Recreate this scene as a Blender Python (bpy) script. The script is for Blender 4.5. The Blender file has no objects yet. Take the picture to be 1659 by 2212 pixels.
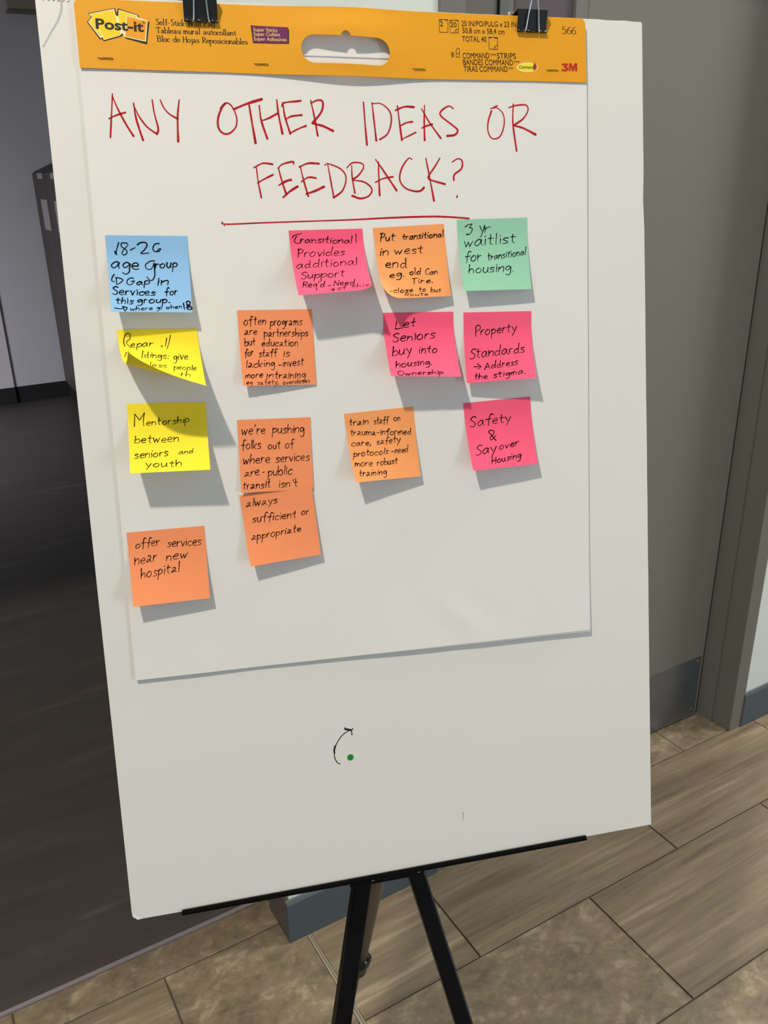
import bpy, bmesh, math, random
from mathutils import Vector, Matrix
from mathutils.geometry import tessellate_polygon

# ---------------------------------------------------------------- camera
EYE = 1.587
cam_data = bpy.data.cameras.new('camera')
cam = bpy.data.objects.new('camera', cam_data)
bpy.context.scene.collection.objects.link(cam)
cam.matrix_world = Matrix((
    (0.8631614, 0.20559962, -0.46117372, 0.0),
    (-0.50457283, 0.31696309, -0.80308197, 0.0),
    (-0.0189383, 0.92588509, 0.37733028, EYE),
    (0, 0, 0, 1)))
cam_data.sensor_fit = 'VERTICAL'
cam_data.sensor_height = 24.0
cam_data.sensor_width = 24.0
cam_data.lens = 24.0 * 1839.989 / 2212.0
cam_data.clip_start = 0.02
bpy.context.scene.camera = cam

# ---------------------------------------------------------------- light, world, exposure
sc = bpy.context.scene
sc.view_settings.view_transform = 'Standard'
sc.view_settings.look = 'None'
sc.view_settings.gamma = 1.0
sc.view_settings.use_curve_mapping = False
sc.view_settings.exposure = 0.0

world = bpy.data.worlds.new('lobby_daylight')
sc.world = world
world.use_nodes = True
bg = world.node_tree.nodes['Background']
bg.inputs['Color'].default_value = (0.86, 0.95, 1.0, 1)
bg.inputs['Strength'].default_value = 0.34

def area_light(name, loc, aim, size, watts, col, size_y=None, spread=None):
    d = bpy.data.lights.new(name, 'AREA')
    d.energy = watts; d.color = col
    if size_y: d.shape = 'RECTANGLE'; d.size = size; d.size_y = size_y
    else: d.shape = 'DISK'; d.size = size
    if spread: d.spread = spread
    o = bpy.data.objects.new(name, d)
    sc.collection.objects.link(o)
    o.location = loc
    o.rotation_euler = (Vector(aim) - Vector(loc)).to_track_quat('-Z', 'Y').to_euler()
    return o
area_light('ceiling_downlight', (-1.07, 0.10, 4.38), (0.35, 0.7, 1.2), 0.14, 104, (1.0, 0.91, 0.76))
area_light('lobby_window_daylight', (2.4, -2.3, 1.0), (0.3, 0.75, 1.0), 0.45, 26, (0.82, 0.94, 1.0), size_y=1.6)
area_light('floor_fill_right', (3.6, 0.35, 3.6), (1.5, 1.0, 0.0), 0.8, 105, (1.0, 0.93, 0.82))  # unseen lamp, added to brighten the floor and door behind the board
area_light('corridor_fill', (-1.6, 5.0, 0.75), (1.1, 6.7, -0.2), 0.7, 30, (0.93, 0.94, 1.0), size_y=1.0, spread=2.2)  # added fill, no door behind it; brightens the far corridor wall

# ---------------------------------------------------------------- helpers
def lin(c):
    c = c / 255.0
    return c / 12.92 if c <= 0.04045 else ((c + 0.055) / 1.055) ** 2.4
def rgb(r, g, b, k=1.0):
    return (min(1, lin(r) * k), min(1, lin(g) * k), min(1, lin(b) * k), 1.0)

def mat(name, col, rough=0.6, metal=0.0, bump=0.0, bscale=60.0, vary=0.0, spec=0.5, vscale=8.0):
    m = bpy.data.materials.new(name); m.use_nodes = True
    nt = m.node_tree; N = nt.nodes; L = nt.links
    p = N['Principled BSDF']
    p.inputs['Base Color'].default_value = col
    p.inputs['Roughness'].default_value = rough
    p.inputs['Metallic'].default_value = metal
    p.inputs['Specular IOR Level'].default_value = spec
    tc = N.new('ShaderNodeTexCoord')
    if vary:
        nz = N.new('ShaderNodeTexNoise'); nz.inputs['Scale'].default_value = vscale; nz.inputs['Detail'].default_value = 5
        L.new(tc.outputs['Object'], nz.inputs['Vector'])
        mx = N.new('ShaderNodeMix'); mx.data_type = 'RGBA'
        mx.inputs[6].default_value = tuple(c * (1 - vary) for c in col[:3]) + (1,)
        mx.inputs[7].default_value = tuple(min(1, c * (1 + vary)) for c in col[:3]) + (1,)
        L.new(nz.outputs['Fac'], mx.inputs[0]); L.new(mx.outputs[2], p.inputs['Base Color'])
    if bump:
        nb = N.new('ShaderNodeTexNoise'); nb.inputs['Scale'].default_value = bscale; nb.inputs['Detail'].default_value = 4
        L.new(tc.outputs['Object'], nb.inputs['Vector'])
        bp = N.new('ShaderNodeBump'); bp.inputs['Strength'].default_value = bump; bp.inputs['Distance'].default_value = 0.001
        L.new(nb.outputs['Fac'], bp.inputs['Height']); L.new(bp.outputs['Normal'], p.inputs['Normal'])
    return m

def tile_mat(name, streak):
    """Taupe stone-look porcelain: streaked or mottled veins, shifted per tile."""
    m = bpy.data.materials.new(name); m.use_nodes = True
    nt = m.node_tree; N = nt.nodes; L = nt.links
    p = N['Principled BSDF']; p.inputs['Roughness'].default_value = 0.42
    tc = N.new('ShaderNodeTexCoord'); oi = N.new('ShaderNodeObjectInfo')
    mul = N.new('ShaderNodeVectorMath'); mul.operation = 'SCALE'; mul.inputs[0].default_value = (37.0, 53.0, 11.0)
    L.new(oi.outputs['Random'], mul.inputs['Scale'])
    add = N.new('ShaderNodeVectorMath'); add.operation = 'ADD'
    L.new(tc.outputs['Object'], add.inputs[0]); L.new(mul.outputs[0], add.inputs[1])
    mp = N.new('ShaderNodeMapping'); L.new(add.outputs[0], mp.inputs['Vector'])
    mp.inputs['Scale'].default_value = (1.5, 21.0, 1.0) if streak else (13.0, 19.0, 1.0)
    mp.inputs['Rotation'].default_value = (0, 0, 0.06 if streak else 0.3)
    n1 = N.new('ShaderNodeTexNoise'); n1.inputs['Scale'].default_value = 1.0; n1.inputs['Detail'].default_value = 7
    n1.inputs['Distortion'].default_value = 0.35 if streak else 0.5; n1.inputs['Roughness'].default_value = 0.66
    L.new(mp.outputs[0], n1.inputs['Vector'])
    r = N.new('ShaderNodeValToRGB'); e = r.color_ramp.elements
    e[0].position = 0.32; e[0].color = rgb(98, 87, 71)
    e[1].position = 0.70; e[1].color = rgb(158, 144, 122)
    x = e.new(0.47); x.color = rgb(120, 106, 88)
    x = e.new(0.57); x.color = rgb(130, 116, 96)
    mp3 = N.new('ShaderNodeMapping'); L.new(add.outputs[0], mp3.inputs['Vector'])
    mp3.inputs['Scale'].default_value = (5.0, 95.0, 1.0) if streak else (60.0, 75.0, 1.0)
    mp3.inputs['Rotation'].default_value = (0, 0, 0.07 if streak else 0.3)
    n3 = N.new('ShaderNodeTexNoise'); n3.inputs['Scale'].default_value = 1.0; n3.inputs['Detail'].default_value = 5; n3.inputs['Distortion'].default_value = 0.4
    L.new(mp3.outputs[0], n3.inputs['Vector'])
    ma = N.new('ShaderNodeMath'); ma.operation = 'MULTIPLY_ADD'; ma.inputs[1].default_value = 0.34; ma.inputs[2].default_value = -0.17
    L.new(n3.outputs['Fac'], ma.inputs[0])
    mb_ = N.new('ShaderNodeMath'); mb_.operation = 'ADD'; L.new(n1.outputs['Fac'], mb_.inputs[0]); L.new(ma.outputs[0], mb_.inputs[1])
    L.new(mb_.outputs[0], r.inputs['Fac'])
    n2 = N.new('ShaderNodeTexNoise'); n2.inputs['Scale'].default_value = 34; n2.inputs['Detail'].default_value = 6
    L.new(add.outputs[0], n2.inputs['Vector'])
    r2 = N.new('ShaderNodeMapRange'); r2.inputs['From Min'].default_value = 0.60; r2.inputs['From Max'].default_value = 0.68
    r2.inputs['To Max'].default_value = 0.10 if streak else 0.38
    L.new(n2.outputs['Fac'], r2.inputs['Value'])
    mx = N.new('ShaderNodeMix'); mx.data_type = 'RGBA'; mx.inputs[7].default_value = rgb(164, 148, 124)
    L.new(r2.outputs[0], mx.inputs[0]); L.new(r.outputs['Color'], mx.inputs[6])
    L.new(mx.outputs[2], p.inputs['Base Color'])
    return m

def vinyl_mat():
    m = bpy.data.materials.new('dark_vinyl'); m.use_nodes = True
    nt = m.node_tree; N = nt.nodes; L = nt.links
    p = N['Principled BSDF']; p.inputs['Roughness'].default_value = 0.5
    tc = N.new('ShaderNodeTexCoord')
    mp = N.new('ShaderNodeMapping'); mp.inputs['Scale'].default_value = (1.8, 13.0, 1.0); mp.inputs['Rotation'].default_value = (0, 0, 0.05)
    L.new(tc.outputs['Object'], mp.inputs['Vector'])
    n1 = N.new('ShaderNodeTexNoise'); n1.inputs['Scale'].default_value = 1.3; n1.inputs['Detail'].default_value = 8
    n1.inputs['Distortion'].default_value = 0.5
    L.new(mp.outputs[0], n1.inputs['Vector'])
    r = N.new('ShaderNodeValToRGB'); e = r.color_ramp.elements
    e[0].position = 0.35; e[0].color = rgb(70, 65, 63); e[1].position = 0.80; e[1].color = rgb(100, 94, 90)
    x = e.new(0.60); x.color = rgb(76, 71, 68)
    L.new(n1.outputs['Fac'], r.inputs['Fac']); L.new(r.outputs['Color'], p.inputs['Base Color'])
    return m

def kick_mat():
    m = mat('scuffed_steel', rgb(136, 144, 156), 0.3, 0.9)
    nt = m.node_tree; N = nt.nodes; L = nt.links; p = N['Principled BSDF']
    tc = N.new('ShaderNodeTexCoord')
    nz = N.new('ShaderNodeTexNoise'); nz.inputs['Scale'].default_value = 9; nz.inputs['Detail'].default_value = 8; nz.inputs['Roughness'].default_value = 0.7
    L.new(tc.outputs['Object'], nz.inputs['Vector'])
    mr = N.new('ShaderNodeMapRange'); mr.inputs['To Min'].default_value = 0.15; mr.inputs['To Max'].default_value = 0.45
    L.new(nz.outputs['Fac'], mr.inputs['Value']); L.new(mr.outputs[0], p.inputs['Roughness'])
    return m

def marker_mat(name, col, col2, scale):
    """Felt-pen ink that thins out along the stroke."""
    m = bpy.data.materials.new(name); m.use_nodes = True
    nt = m.node_tree; N = nt.nodes; L = nt.links
    p = N['Principled BSDF']; p.inputs['Roughness'].default_value = 0.85; p.inputs['Specular IOR Level'].default_value = 0.12
    tc = N.new('ShaderNodeTexCoord')
    nz = N.new('ShaderNodeTexNoise'); nz.inputs['Scale'].default_value = scale; nz.inputs['Detail'].default_value = 4
    L.new(tc.outputs['Object'], nz.inputs['Vector'])
    r = N.new('ShaderNodeMapRange'); r.inputs['From Min'].default_value = 0.45; r.inputs['From Max'].default_value = 0.7
    L.new(nz.outputs['Fac'], r.inputs['Value'])
    mx = N.new('ShaderNodeMix'); mx.data_type = 'RGBA'; mx.inputs[6].default_value = col; mx.inputs[7].default_value = col2
    L.new(r.outputs[0], mx.inputs[0]); L.new(mx.outputs[2], p.inputs['Base Color'])
    return m

WH = 1.12
M = dict(
    board=mat('foam_board_paper', rgb(226, 225, 222), 0.55, bump=0.02, bscale=300),
    foam=mat('foam_core', rgb(240, 240, 236), 0.8, bump=0.3, bscale=900),
    paper=mat('pad_paper', rgb(228, 227, 225), 0.8, bump=0.04, bscale=250),
    card=mat('yellow_card', rgb(232, 160, 4), 0.62, bump=0.03, bscale=500),
    black_print=mat('black_print', rgb(22, 20, 16), 0.5),
    cream=mat('cream_print', rgb(240, 220, 120), 0.5),
    white=mat('white_print', rgb(248, 238, 190), 0.5),
    yellow=mat('yellow_print', rgb(246, 212, 24), 0.5),
    command_yellow=mat('pale_yellow_print', rgb(246, 226, 60), 0.5),
    orange_deep=mat('orange_print', rgb(240, 160, 20), 0.5),
    purple=mat('purple_print', rgb(110, 20, 88), 0.5),
    red=mat('red_print', rgb(190, 28, 22), 0.5),
    steel=mat('staple_steel', rgb(150, 128, 80), 0.35, 0.9),
    wire=mat('nickel_wire', rgb(215, 222, 224), 0.18, 1.0),
    clip=mat('black_spring_steel', rgb(17, 17, 17), 0.32, 0.0, spec=0.6),
    easel=mat('black_powder_coat', rgb(9, 9, 10), 0.36, 0.0, spec=0.16),
    taupe_leg=mat('dull_bronze_tube', rgb(104, 95, 82), 0.4, 0.3),
    plastic=mat('black_plastic', rgb(16, 16, 17), 0.25),
    rubber=mat('black_rubber', rgb(24, 24, 24), 0.8),
    rivet=mat('rivet_metal', rgb(190, 190, 180), 0.3, 1.0),
    ink=mat('black_felt_ink', rgb(14, 8, 14), 0.9, spec=0.1),
    pencil=marker_mat('fine_black_ink', rgb(26, 22, 14), rgb(60, 52, 20), 900),
    red_ink=marker_mat('red_marker_ink', rgb(176, 18, 34), rgb(200, 62, 66), 700),
    navy_ink=mat('navy_marker_ink', rgb(20, 22, 38), 0.5),
    green_dot=mat('green_sticker', rgb(18, 132, 50), 0.5),
    grey_mark=mat('pale_grey_mark', rgb(186, 184, 180), 0.6),
    speck=mat('dark_speck', rgb(110, 106, 100), 0.6),
    grout=mat('grout', rgb(84, 76, 64), 0.9, bump=0.2, bscale=400),
    tile_a=tile_mat('streaked_tile', True), tile_b=tile_mat('mottled_tile', False),
    vinyl=vinyl_mat(),
    strip=mat('transition_metal', rgb(170, 162, 168), 0.4, 0.5),
    joint=mat('joint_filler', rgb(128, 120, 104), 0.6),
    joint_edge=mat('joint_metal', rgb(190, 182, 168), 0.4, 0.6),
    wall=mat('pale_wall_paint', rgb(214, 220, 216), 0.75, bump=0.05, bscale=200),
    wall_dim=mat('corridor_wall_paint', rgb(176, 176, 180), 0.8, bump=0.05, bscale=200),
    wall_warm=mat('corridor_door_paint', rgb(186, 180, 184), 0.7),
    base=mat('slate_base', rgb(74, 84, 92), 0.45, vary=0.12, vscale=25),
    base_dark=mat('black_base', rgb(14, 14, 15), 0.6),
    frame=mat('door_frame_paint', rgb(108, 107, 102), 0.42, bump=0.06, bscale=220),
    door=mat('door_paint', rgb(112, 111, 102), 0.40, bump=0.05, bscale=260),
    gap=mat('dark_gap', rgb(8, 8, 8), 0.9),
    kick=kick_mat(),
    lite=mat('tinted_glass', rgb(96, 86, 92), 0.12, 0.0, spec=0.6),
    locker=mat('brown_locker_paint', rgb(62, 54, 51), 0.55),
    plate=mat('locker_label', rgb(140, 136, 140), 0.6),
    ceiling=mat('ceiling_paint', rgb(215, 213, 206), 0.9),
    soffit=mat('dark_soffit', rgb(140, 130, 116), 0.7),
)
NOTE_MAT = dict(
    blue=mat('blue_note_paper', rgb(138, 188, 232), 0.85, bump=0.04, bscale=400),
    yellow=mat('yellow_note_paper', rgb(250, 226, 46), 0.85, bump=0.04, bscale=400),
    orange=mat('orange_note_paper', rgb(246, 148, 98), 0.85, bump=0.04, bscale=400),
    peach=mat('light_orange_note_paper', rgb(246, 160, 96), 0.85, bump=0.04, bscale=400),
    pink=mat('pink_note_paper', rgb(246, 88, 126), 0.85, bump=0.04, bscale=400),
    green=mat('mint_note_paper', rgb(146, 202, 174), 0.85, bump=0.04, bscale=400),
)

def link(o, parent=None, mw=None):
    sc.collection.objects.link(o)
    if parent is not None: o.parent = parent
    elif mw is not None: o.matrix_world = mw
    return o
def obj(name, me, m, parent=None, mw=None):
    if m is not None:
        me.materials.clear(); me.materials.append(m)
    return link(bpy.data.objects.new(name, me), parent, mw)
def empty(name, mw):
    o = bpy.data.objects.new(name, None); o.empty_display_size = 0.05
    return link(o, None, mw)
def tag(o, label=None, cat=None, group=None, kind=None):
    if label: o['label'] = label
    if cat: o['category'] = cat
    if group: o['group'] = group
    if kind: o['kind'] = kind
    return o
def struct(o): o['kind'] = 'structure'; return o

class MB:
    def __init__(s): s.v = []; s.f = []
    def add(s, vs, fs):
        n = len(s.v); s.v += [tuple(v) for v in vs]; s.f += [tuple(i + n for i in f) for f in fs]
    def box(s, x0, x1, y0, y1, z0, z1):
        s.add([(x0,y0,z0),(x1,y0,z0),(x1,y1,z0),(x0,y1,z0),(x0,y0,z1),(x1,y0,z1),(x1,y1,z1),(x0,y1,z1)],
              [(0,3,2,1),(4,5,6,7),(0,1,5,4),(1,2,6,5),(2,3,7,6),(3,0,4,7)]); return s
    def tube(s, pts, r, n=10, closed=False, square=False, up=None):
        pts = [Vector(p) for p in pts]; rings = []
        up = Vector(up) if up else None
        for i, p in enumerate(pts):
            a = pts[i - 1] if (i or closed) else p
            b = pts[(i + 1) % len(pts)] if (i < len(pts) - 1 or closed) else p
            t = (b - a).normalized()
            if up is None:
                up = Vector((0, 0, 1)) if abs(t.z) < 0.9 else Vector((0, 1, 0))
            x = up.cross(t).normalized(); y = t.cross(x); up = y
            rr = r[i] if isinstance(r, (list, tuple)) else r
            ring = []
            for k in range(n):
                a_ = 2 * math.pi * (k + 0.5) / n
                c, d = math.cos(a_), math.sin(a_)
                if square:
                    q = (abs(c) ** 5 + abs(d) ** 5) ** (-0.2); c *= q; d *= q
                ring.append(p + (x * c + y * d) * rr)
            rings.append(ring)
        vs = [v for ri in rings for v in ri]; fs = []
        m = len(rings)
        for i in range(m if closed else m - 1):
            j = (i + 1) % m
            for k in range(n):
                l = (k + 1) % n
                fs.append((i * n + k, i * n + l, j * n + l, j * n + k))
        if not closed:
            fs.append(tuple(range(n))[::-1]); fs.append(tuple((m - 1) * n + k for k in range(n)))
        s.add(vs, fs); return s
    def prism(s, poly, ax, a0, a1):
        """Closed outline in the two other axes, pushed along axis ax."""
        def pt(u, v, w):
            return {0: (w, u, v), 1: (u, w, v), 2: (u, v, w)}[ax]
        n = len(poly)
        s.add([pt(u, v, a0) for u, v in poly] + [pt(u, v, a1) for u, v in poly],
              [tuple(range(n))[::-1], tuple(range(n, 2 * n))] + [(i, (i + 1) % n, n + (i + 1) % n, n + i) for i in range(n)])
        return s
    def mesh(s, name, smooth=False, fix=True):
        me = bpy.data.meshes.new(name); me.from_pydata(s.v, [], s.f)
        if fix:
            bm = bmesh.new(); bm.from_mesh(me); bmesh.ops.recalc_face_normals(bm, faces=bm.faces); bm.to_mesh(me); bm.free()
        if smooth:
            for p in me.polygons: p.use_smooth = True
        me.update(); return me
    def build(s, name, m, parent=None, mw=None, smooth=False):
        return obj(name, s.mesh(name, smooth), m, parent, mw)

def bevel(o, w, seg=2):
    b = o.modifiers.new('bevel', 'BEVEL'); b.width = w; b.segments = seg; b.limit_method = 'ANGLE'
    return o

# the easel board's own frame: x across, y up, z out of the board; origin at its upper left corner
BOARD = Matrix(((0.95824105, 0.08980989, -0.27149269, 0.17934088),
                (-0.28511144, 0.22689435, -0.93125207, 0.92994996),
                (-0.02203549, 0.96976963, 0.24302531, 1.73692987),
                (0, 0, 0, 1)))
def bw(x, y, z): return BOARD @ Vector((x / 1000, y / 1000, z / 1000))
def at_board(x, y, z): return BOARD @ Matrix.Translation((x / 1000, y / 1000, z / 1000))

# ---------------------------------------------------------------- the setting
WY = 1.320          # front face of the wall with the door
tiles_floor = MB().box(-2.6, 4.6, -2.6, 1.455, -0.03, -0.0035).box(0.9, 2.0, 1.455, 1.60, -0.03, -0.0035).build('floor', M['grout'])
struct(tiles_floor)
random.seed(4)
G = 0.0015
def tile(x0, x1, y0, y1, kind):
    w, d = x1 - x0 - 2 * G, y1 - y0 - 2 * G
    if w < 0.01 or d < 0.01: return
    mb = MB(); h = 0.012; b = 0.0012
    a, c = w / 2, d / 2
    mb.add([(-a,-c,-h),(a,-c,-h),(a,c,-h),(-a,c,-h),(-a,-c,-b),(a,-c,-b),(a,c,-b),(-a,c,-b),(-a+b,-c+b,0),(a-b,-c+b,0),(a-b,c-b,0),(-a+b,c-b,0)],
           [(0,3,2,1),(0,1,5,4),(1,2,6,5),(2,3,7,6),(3,0,4,7),(4,5,9,8),(5,6,10,9),(6,7,11,10),(7,4,8,11),(8,9,10,11)])
    o = mb.build('tile', M['tile_a'] if kind else M['tile_b'], tiles_floor)
    o.location = ((x0 + x1) / 2, (y0 + y1) / 2, random.uniform(-0.0003, 0.0003))
    if random.random() < 0.5: o.rotation_euler = (0, 0, math.pi)
PX, PY = 0.603, 0.3063
XJ0, XJ1 = 0.533, 0.5445        # expansion joint
def row(y0, y1, phase, xmin, xmax, kinds):
    k0 = math.floor((xmin - phase) / PX)
    k = k0
    while phase + k * PX < xmax:
        a, b = max(xmin, phase + k * PX), min(xmax, phase + (k + 1) * PX)
        kd = kinds.get(k, (k * 7 + int(round(y0 * 10))) % 3 != 0)
        if a < XJ0 and b > XJ1:
            tile(a, XJ0 + G, y0, y1, kd); tile(XJ1 - G, b, y0, y1, kinds.get(k + 0.5, kd))
        elif b > a + 0.01:
            if a < XJ0 < b: b = XJ0 + G
            if a < XJ1 < b: a = XJ1 - G
            tile(a, b, y0, y1, kd)
        k += 1
Y0 = 1.3740
ph1, ph2 = 0.2277, 0.5390
row(Y0, 1.4555, ph2, -2.5, 0.500, {-1: False, -2: False})
row(Y0 - PY, Y0, ph1, -2.5, XJ0 + G, {-1: True, 0: False})
row(Y0 - PY, WY + 0.003, ph1, XJ1 - G, 4.5, {0: True, 1: True, 2: True, 3: True})
row(WY + 0.003, 1.56, 0.536 + 0.003, 0.92, 1.99, {1: False, 2: False, 0: False})
for i in range(1, 12):
    y1 = Y0 - i * PY
    if i == 1: kinds = {0: False, 1: True, -1: False}
    elif i == 2: kinds = {0: False, 1: False, 2: True, 3: True}
    elif i == 3: kinds = {0: False, 1: True, 2: True}
    else: kinds = {}
    row(y1 - PY, y1, ph2 if i % 2 else ph1, -2.5, 4.5, kinds)
j = MB().box(XJ0 + 0.003, XJ1 - 0.003, -2.4, WY, -0.006, -0.001).build('trim_1', M['joint']); struct(j)
MB().box(XJ0 + 0.001, XJ0 + 0.003, -2.4, WY, -0.006, 0.0004).build('metal_edge', M['joint_edge'], j)
MB().box(XJ1 - 0.003, XJ1 - 0.001, -2.4, WY, -0.006, 0.0004).build('metal_edge', M['joint_edge'], j)
struct(MB().box(-3.0, 1.55, 1.464, 6.75, -0.03, 0.0).build('floor_corridor', M['vinyl']))
struct(MB().prism([(1.4545, -0.01), (1.4555, 0.003), (1.4640, 0.0035), (1.4670, 0.0005), (1.4670, -0.01)], 0, -3.0, 0.50).build('trim_2', M['strip']))

# wall with the door, broken by the opening to the corridor on its left
struct(MB().box(0.500, 0.880, WY, 1.457, 0, 4.5).build('wall_back', M['wall']))
struct(MB().box(1.977, 4.6, WY, 1.457, 0, 4.5).build('wall_back_right', M['wall']))
struct(MB().box(0.880, 1.977, WY, 1.457, 2.16, 4.5).build('wall_back_upper', M['wall']))
struct(MB().box(-2.6, 0.500, WY, 1.457, 2.75, 4.5).build('wall_over_opening', M['wall']))
def base_profile(y):   # slate skirting with a thin sloping top
    return [(y, 0), (y, 0.107), (y + 0.004, 0.115), (y + 0.008, 0.117), (y + 0.008, 0)]
struct(MB().prism(base_profile(WY - 0.008), 0, 0.492, 0.880).build('baseboard_back', M['base']))
struct(MB().prism([(x, z) for x, z in [(0.500, 0), (0.492, 0), (0.492, 0.107), (0.496, 0.115), (0.500, 0.117)]], 1, WY + 0.0002, 1.425).build('baseboard_opening', mat('plum_grey_base', rgb(92, 84, 82), 0.5)))
struct(MB().prism(base_profile(WY - 0.008), 0, 1.977, 4.6).build('baseboard_right', M['base']))

# door frame: face strips, two-step jamb, head
fr = MB()
fr.box(0.878, 0.930, WY - 0.004, 1.46, 0, 2.16).box(1.930, 1.979, WY - 0.004, 1.46, 0, 2.16).box(0.930, 1.930, WY - 0.004, 1.46, 2.11, 2.16)
frame = fr.build('door_frame', M['frame']); bevel(frame, 0.002)
tag(frame, kind='structure')
MB().box(1.9215, 1.9305, 1.378, 1.46, 0, 2.11).build('door_stop', M['frame'], frame)
MB().box(0.9295, 0.965, 1.378, 1.46, 0, 2.11).build('door_stop', M['frame'], frame)
MB().box(0.93, 1.935, 1.435, 1.50, -0.002, 2.12).build('shadow_gap', M['gap'], frame)
# the door: leaf with a lite opening, lite frame, glass, kick plate
door = empty('door_1', Matrix.Translation((0.985, 1.428, 0))); tag(door, kind='structure')
DX0, DX1, LX0, LX1, LZ0, LZ1 = 0.0, 0.926, 0.093, 0.312, 0.95, 1.98
lf = MB()
lf.box(DX0, LX0, 0, 0.045, 0.006, 2.10).box(LX1, DX1, 0, 0.045, 0.006, 2.10).box(LX0, LX1, 0, 0.045, 0.006, LZ0).box(LX0, LX1, 0, 0.045, LZ1, 2.10)
lf.build('leaf', M['door'], door)
lk = MB()
for a, b, c, d in ((LX0+.004, LX0 + .034, LZ0, LZ1), (LX1 - .034, LX1-.004, LZ0, LZ1), (LX0+.004, LX1-.004, LZ0, LZ0 + .03), (LX0+.004, LX1-.004, LZ1 - .03, LZ1)):
    lk.box(a, b, -0.004, 0.02, c, d)
lk.build('window_frame', M['frame'], door)
MB().box(LX0 + .03, LX1 - .03, 0.004, 0.010, LZ0 + .02, LZ1 - .02).build('pane', M['lite'], door)
MB().box(LX0, LX0 + .005, 0.001, 0.03, LZ0, LZ1).box(LX1 - .005, LX1, 0.001, 0.03, LZ0, LZ1).build('seal', M['gap'], door)
kp = MB().box(0.015, 0.917, -0.0016, 0.0, 0.012, 0.213).build('kick_plate', M['kick'], door)
for x in (0.905, 0.46, 0.03):
    for z in (0.028, 0.198):
        b_ = MB().tube([(x, -0.0018, z), (x, -0.0030, z)], 0.0035, 8).build('screw', M['rivet'], kp)
hd = MB().tube([(0.055, 0.0, 1.0), (0.055, -0.05, 1.0), (0.17, -0.055, 1.0)], 0.009, 10).build('handle', M['rivet'], door)

# corridor beyond the opening
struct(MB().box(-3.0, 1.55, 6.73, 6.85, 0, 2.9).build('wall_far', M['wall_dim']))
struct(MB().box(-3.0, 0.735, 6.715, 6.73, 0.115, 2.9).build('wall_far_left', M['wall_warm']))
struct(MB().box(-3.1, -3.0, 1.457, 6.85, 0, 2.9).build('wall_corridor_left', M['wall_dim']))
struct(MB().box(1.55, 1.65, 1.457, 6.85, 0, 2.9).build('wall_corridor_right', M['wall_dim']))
struct(MB().box(-3.1, 1.65, 1.457, 6.85, 2.9, 3.0).build('ceiling_corridor', M['ceiling']))
struct(MB().prism([(6.72, 0), (6.72, 0.112), (6.726, 0.117), (6.73, 0.117), (6.73, 0)], 0, 0.735, 1.55).build('baseboard_far', M['base_dark']))
struct(MB().prism([(6.70, 0), (6.70, 0.116), (6.715, 0.12), (6.715, 0)], 0, -3.0, 0.735).build('baseboard_far_left', M['base_dark']))
struct(MB().box(1.11, 1.55, 6.66, 6.73, 2.56, 2.9).build('trim_3', M['soffit']))
struct(MB().box(1.10, 1.55, 6.65, 6.73, 2.548, 2.56).build('trim_4', mat('olive_grey_edge', rgb(96, 98, 88), 0.7)))  # thin olive-grey edge along the bottom of the soffit
struct(MB().box(-2.6, 4.6, -2.6, 1.457, 4.5, 4.6).build('ceiling', M['ceiling']))

def make_locker():
    r = empty('locker', Matrix.Identity(4))
    MB().box(0.018, 0.45, -0.47, 0, 0.0, 0.10).build('plinth', M['base_dark'], r)
    MB().prism([(0.012, 0.10), (0.012, 1.588), (0.45, 1.77), (0.45, 0.10)], 1, -0.47, 0).build('body', M['locker'], r)
    d = MB().box(0.0, 0.012, -0.462, -0.006, 0.112, 1.580).build('door', M['locker'], r); bevel(d, 0.002)
    MB().box(-0.003, 0.0, -0.385, -0.205, 1.545, 1.580).build('number_plate', M['plate'], r)
    c = MB().box(-0.0025, 0.0, -0.415, -0.195, 1.22, 1.415).build('name_card', M['plate'], r)
    return r
lk0 = make_locker()
LOCK_LABEL = ['brown metal locker at the far end of the bank, against the far wall',
              'brown metal locker next to the end one, nearly all hidden by the board edge']
for i in range(2):
    if i == 0: r = lk0
    else:
        r = lk0.copy(); sc.collection.objects.link(r)
        for ch in lk0.children:
            c = ch.copy(); sc.collection.objects.link(c); c.parent = r
    r.location = (1.098, 6.718 - 0.472 * i, 0)
    tag(r, LOCK_LABEL[i], 'locker', 'bank of brown lockers in the corridor')

# ---------------------------------------------------------------- foam board
BWD, BHT, BTH = 609.6, 914.4, 5.0
def mm(v): return (v[0] / 1000, v[1] / 1000, v[2] / 1000)
board = empty('foam_board', BOARD)
tag(board, 'large white foam board clipped to the easel, holding the paper pad', 'board')
random.seed(8)
outline = []
n = 60
for i in range(n + 1):        # top edge, a little ragged toward the right corner
    x = BWD * i / n
    outline.append((x, -random.uniform(0, 0.9) if x > 560 else -random.uniform(0, 0.25)))
outline[-1] = (BWD - 1.2, -0.8)
outline += [(BWD, -2.5)]
for i in range(1, 30):
    y = -BHT * i / 30
    outline.append((BWD + random.uniform(-0.15, 0.15) - (1.0 if i == 6 else 0), y))
outline += [(BWD, -BHT + 0.6), (BWD - 1.0, -BHT)]
for i in range(1, 24):
    outline.append((BWD * (1 - i / 24), -BHT + random.uniform(-0.1, 0.1)))
outline += [(10.5, -BHT), (5.0, -BHT - 0.3), (3.5, -BHT + 1.6), (0.8, -BHT + 3.4), (0.2, -BHT + 8)]
for i in range(1, 10):
    outline.append((random.uniform(-0.1, 0.1), -BHT + BHT * i / 10))
front = [p for p in outline]
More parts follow.
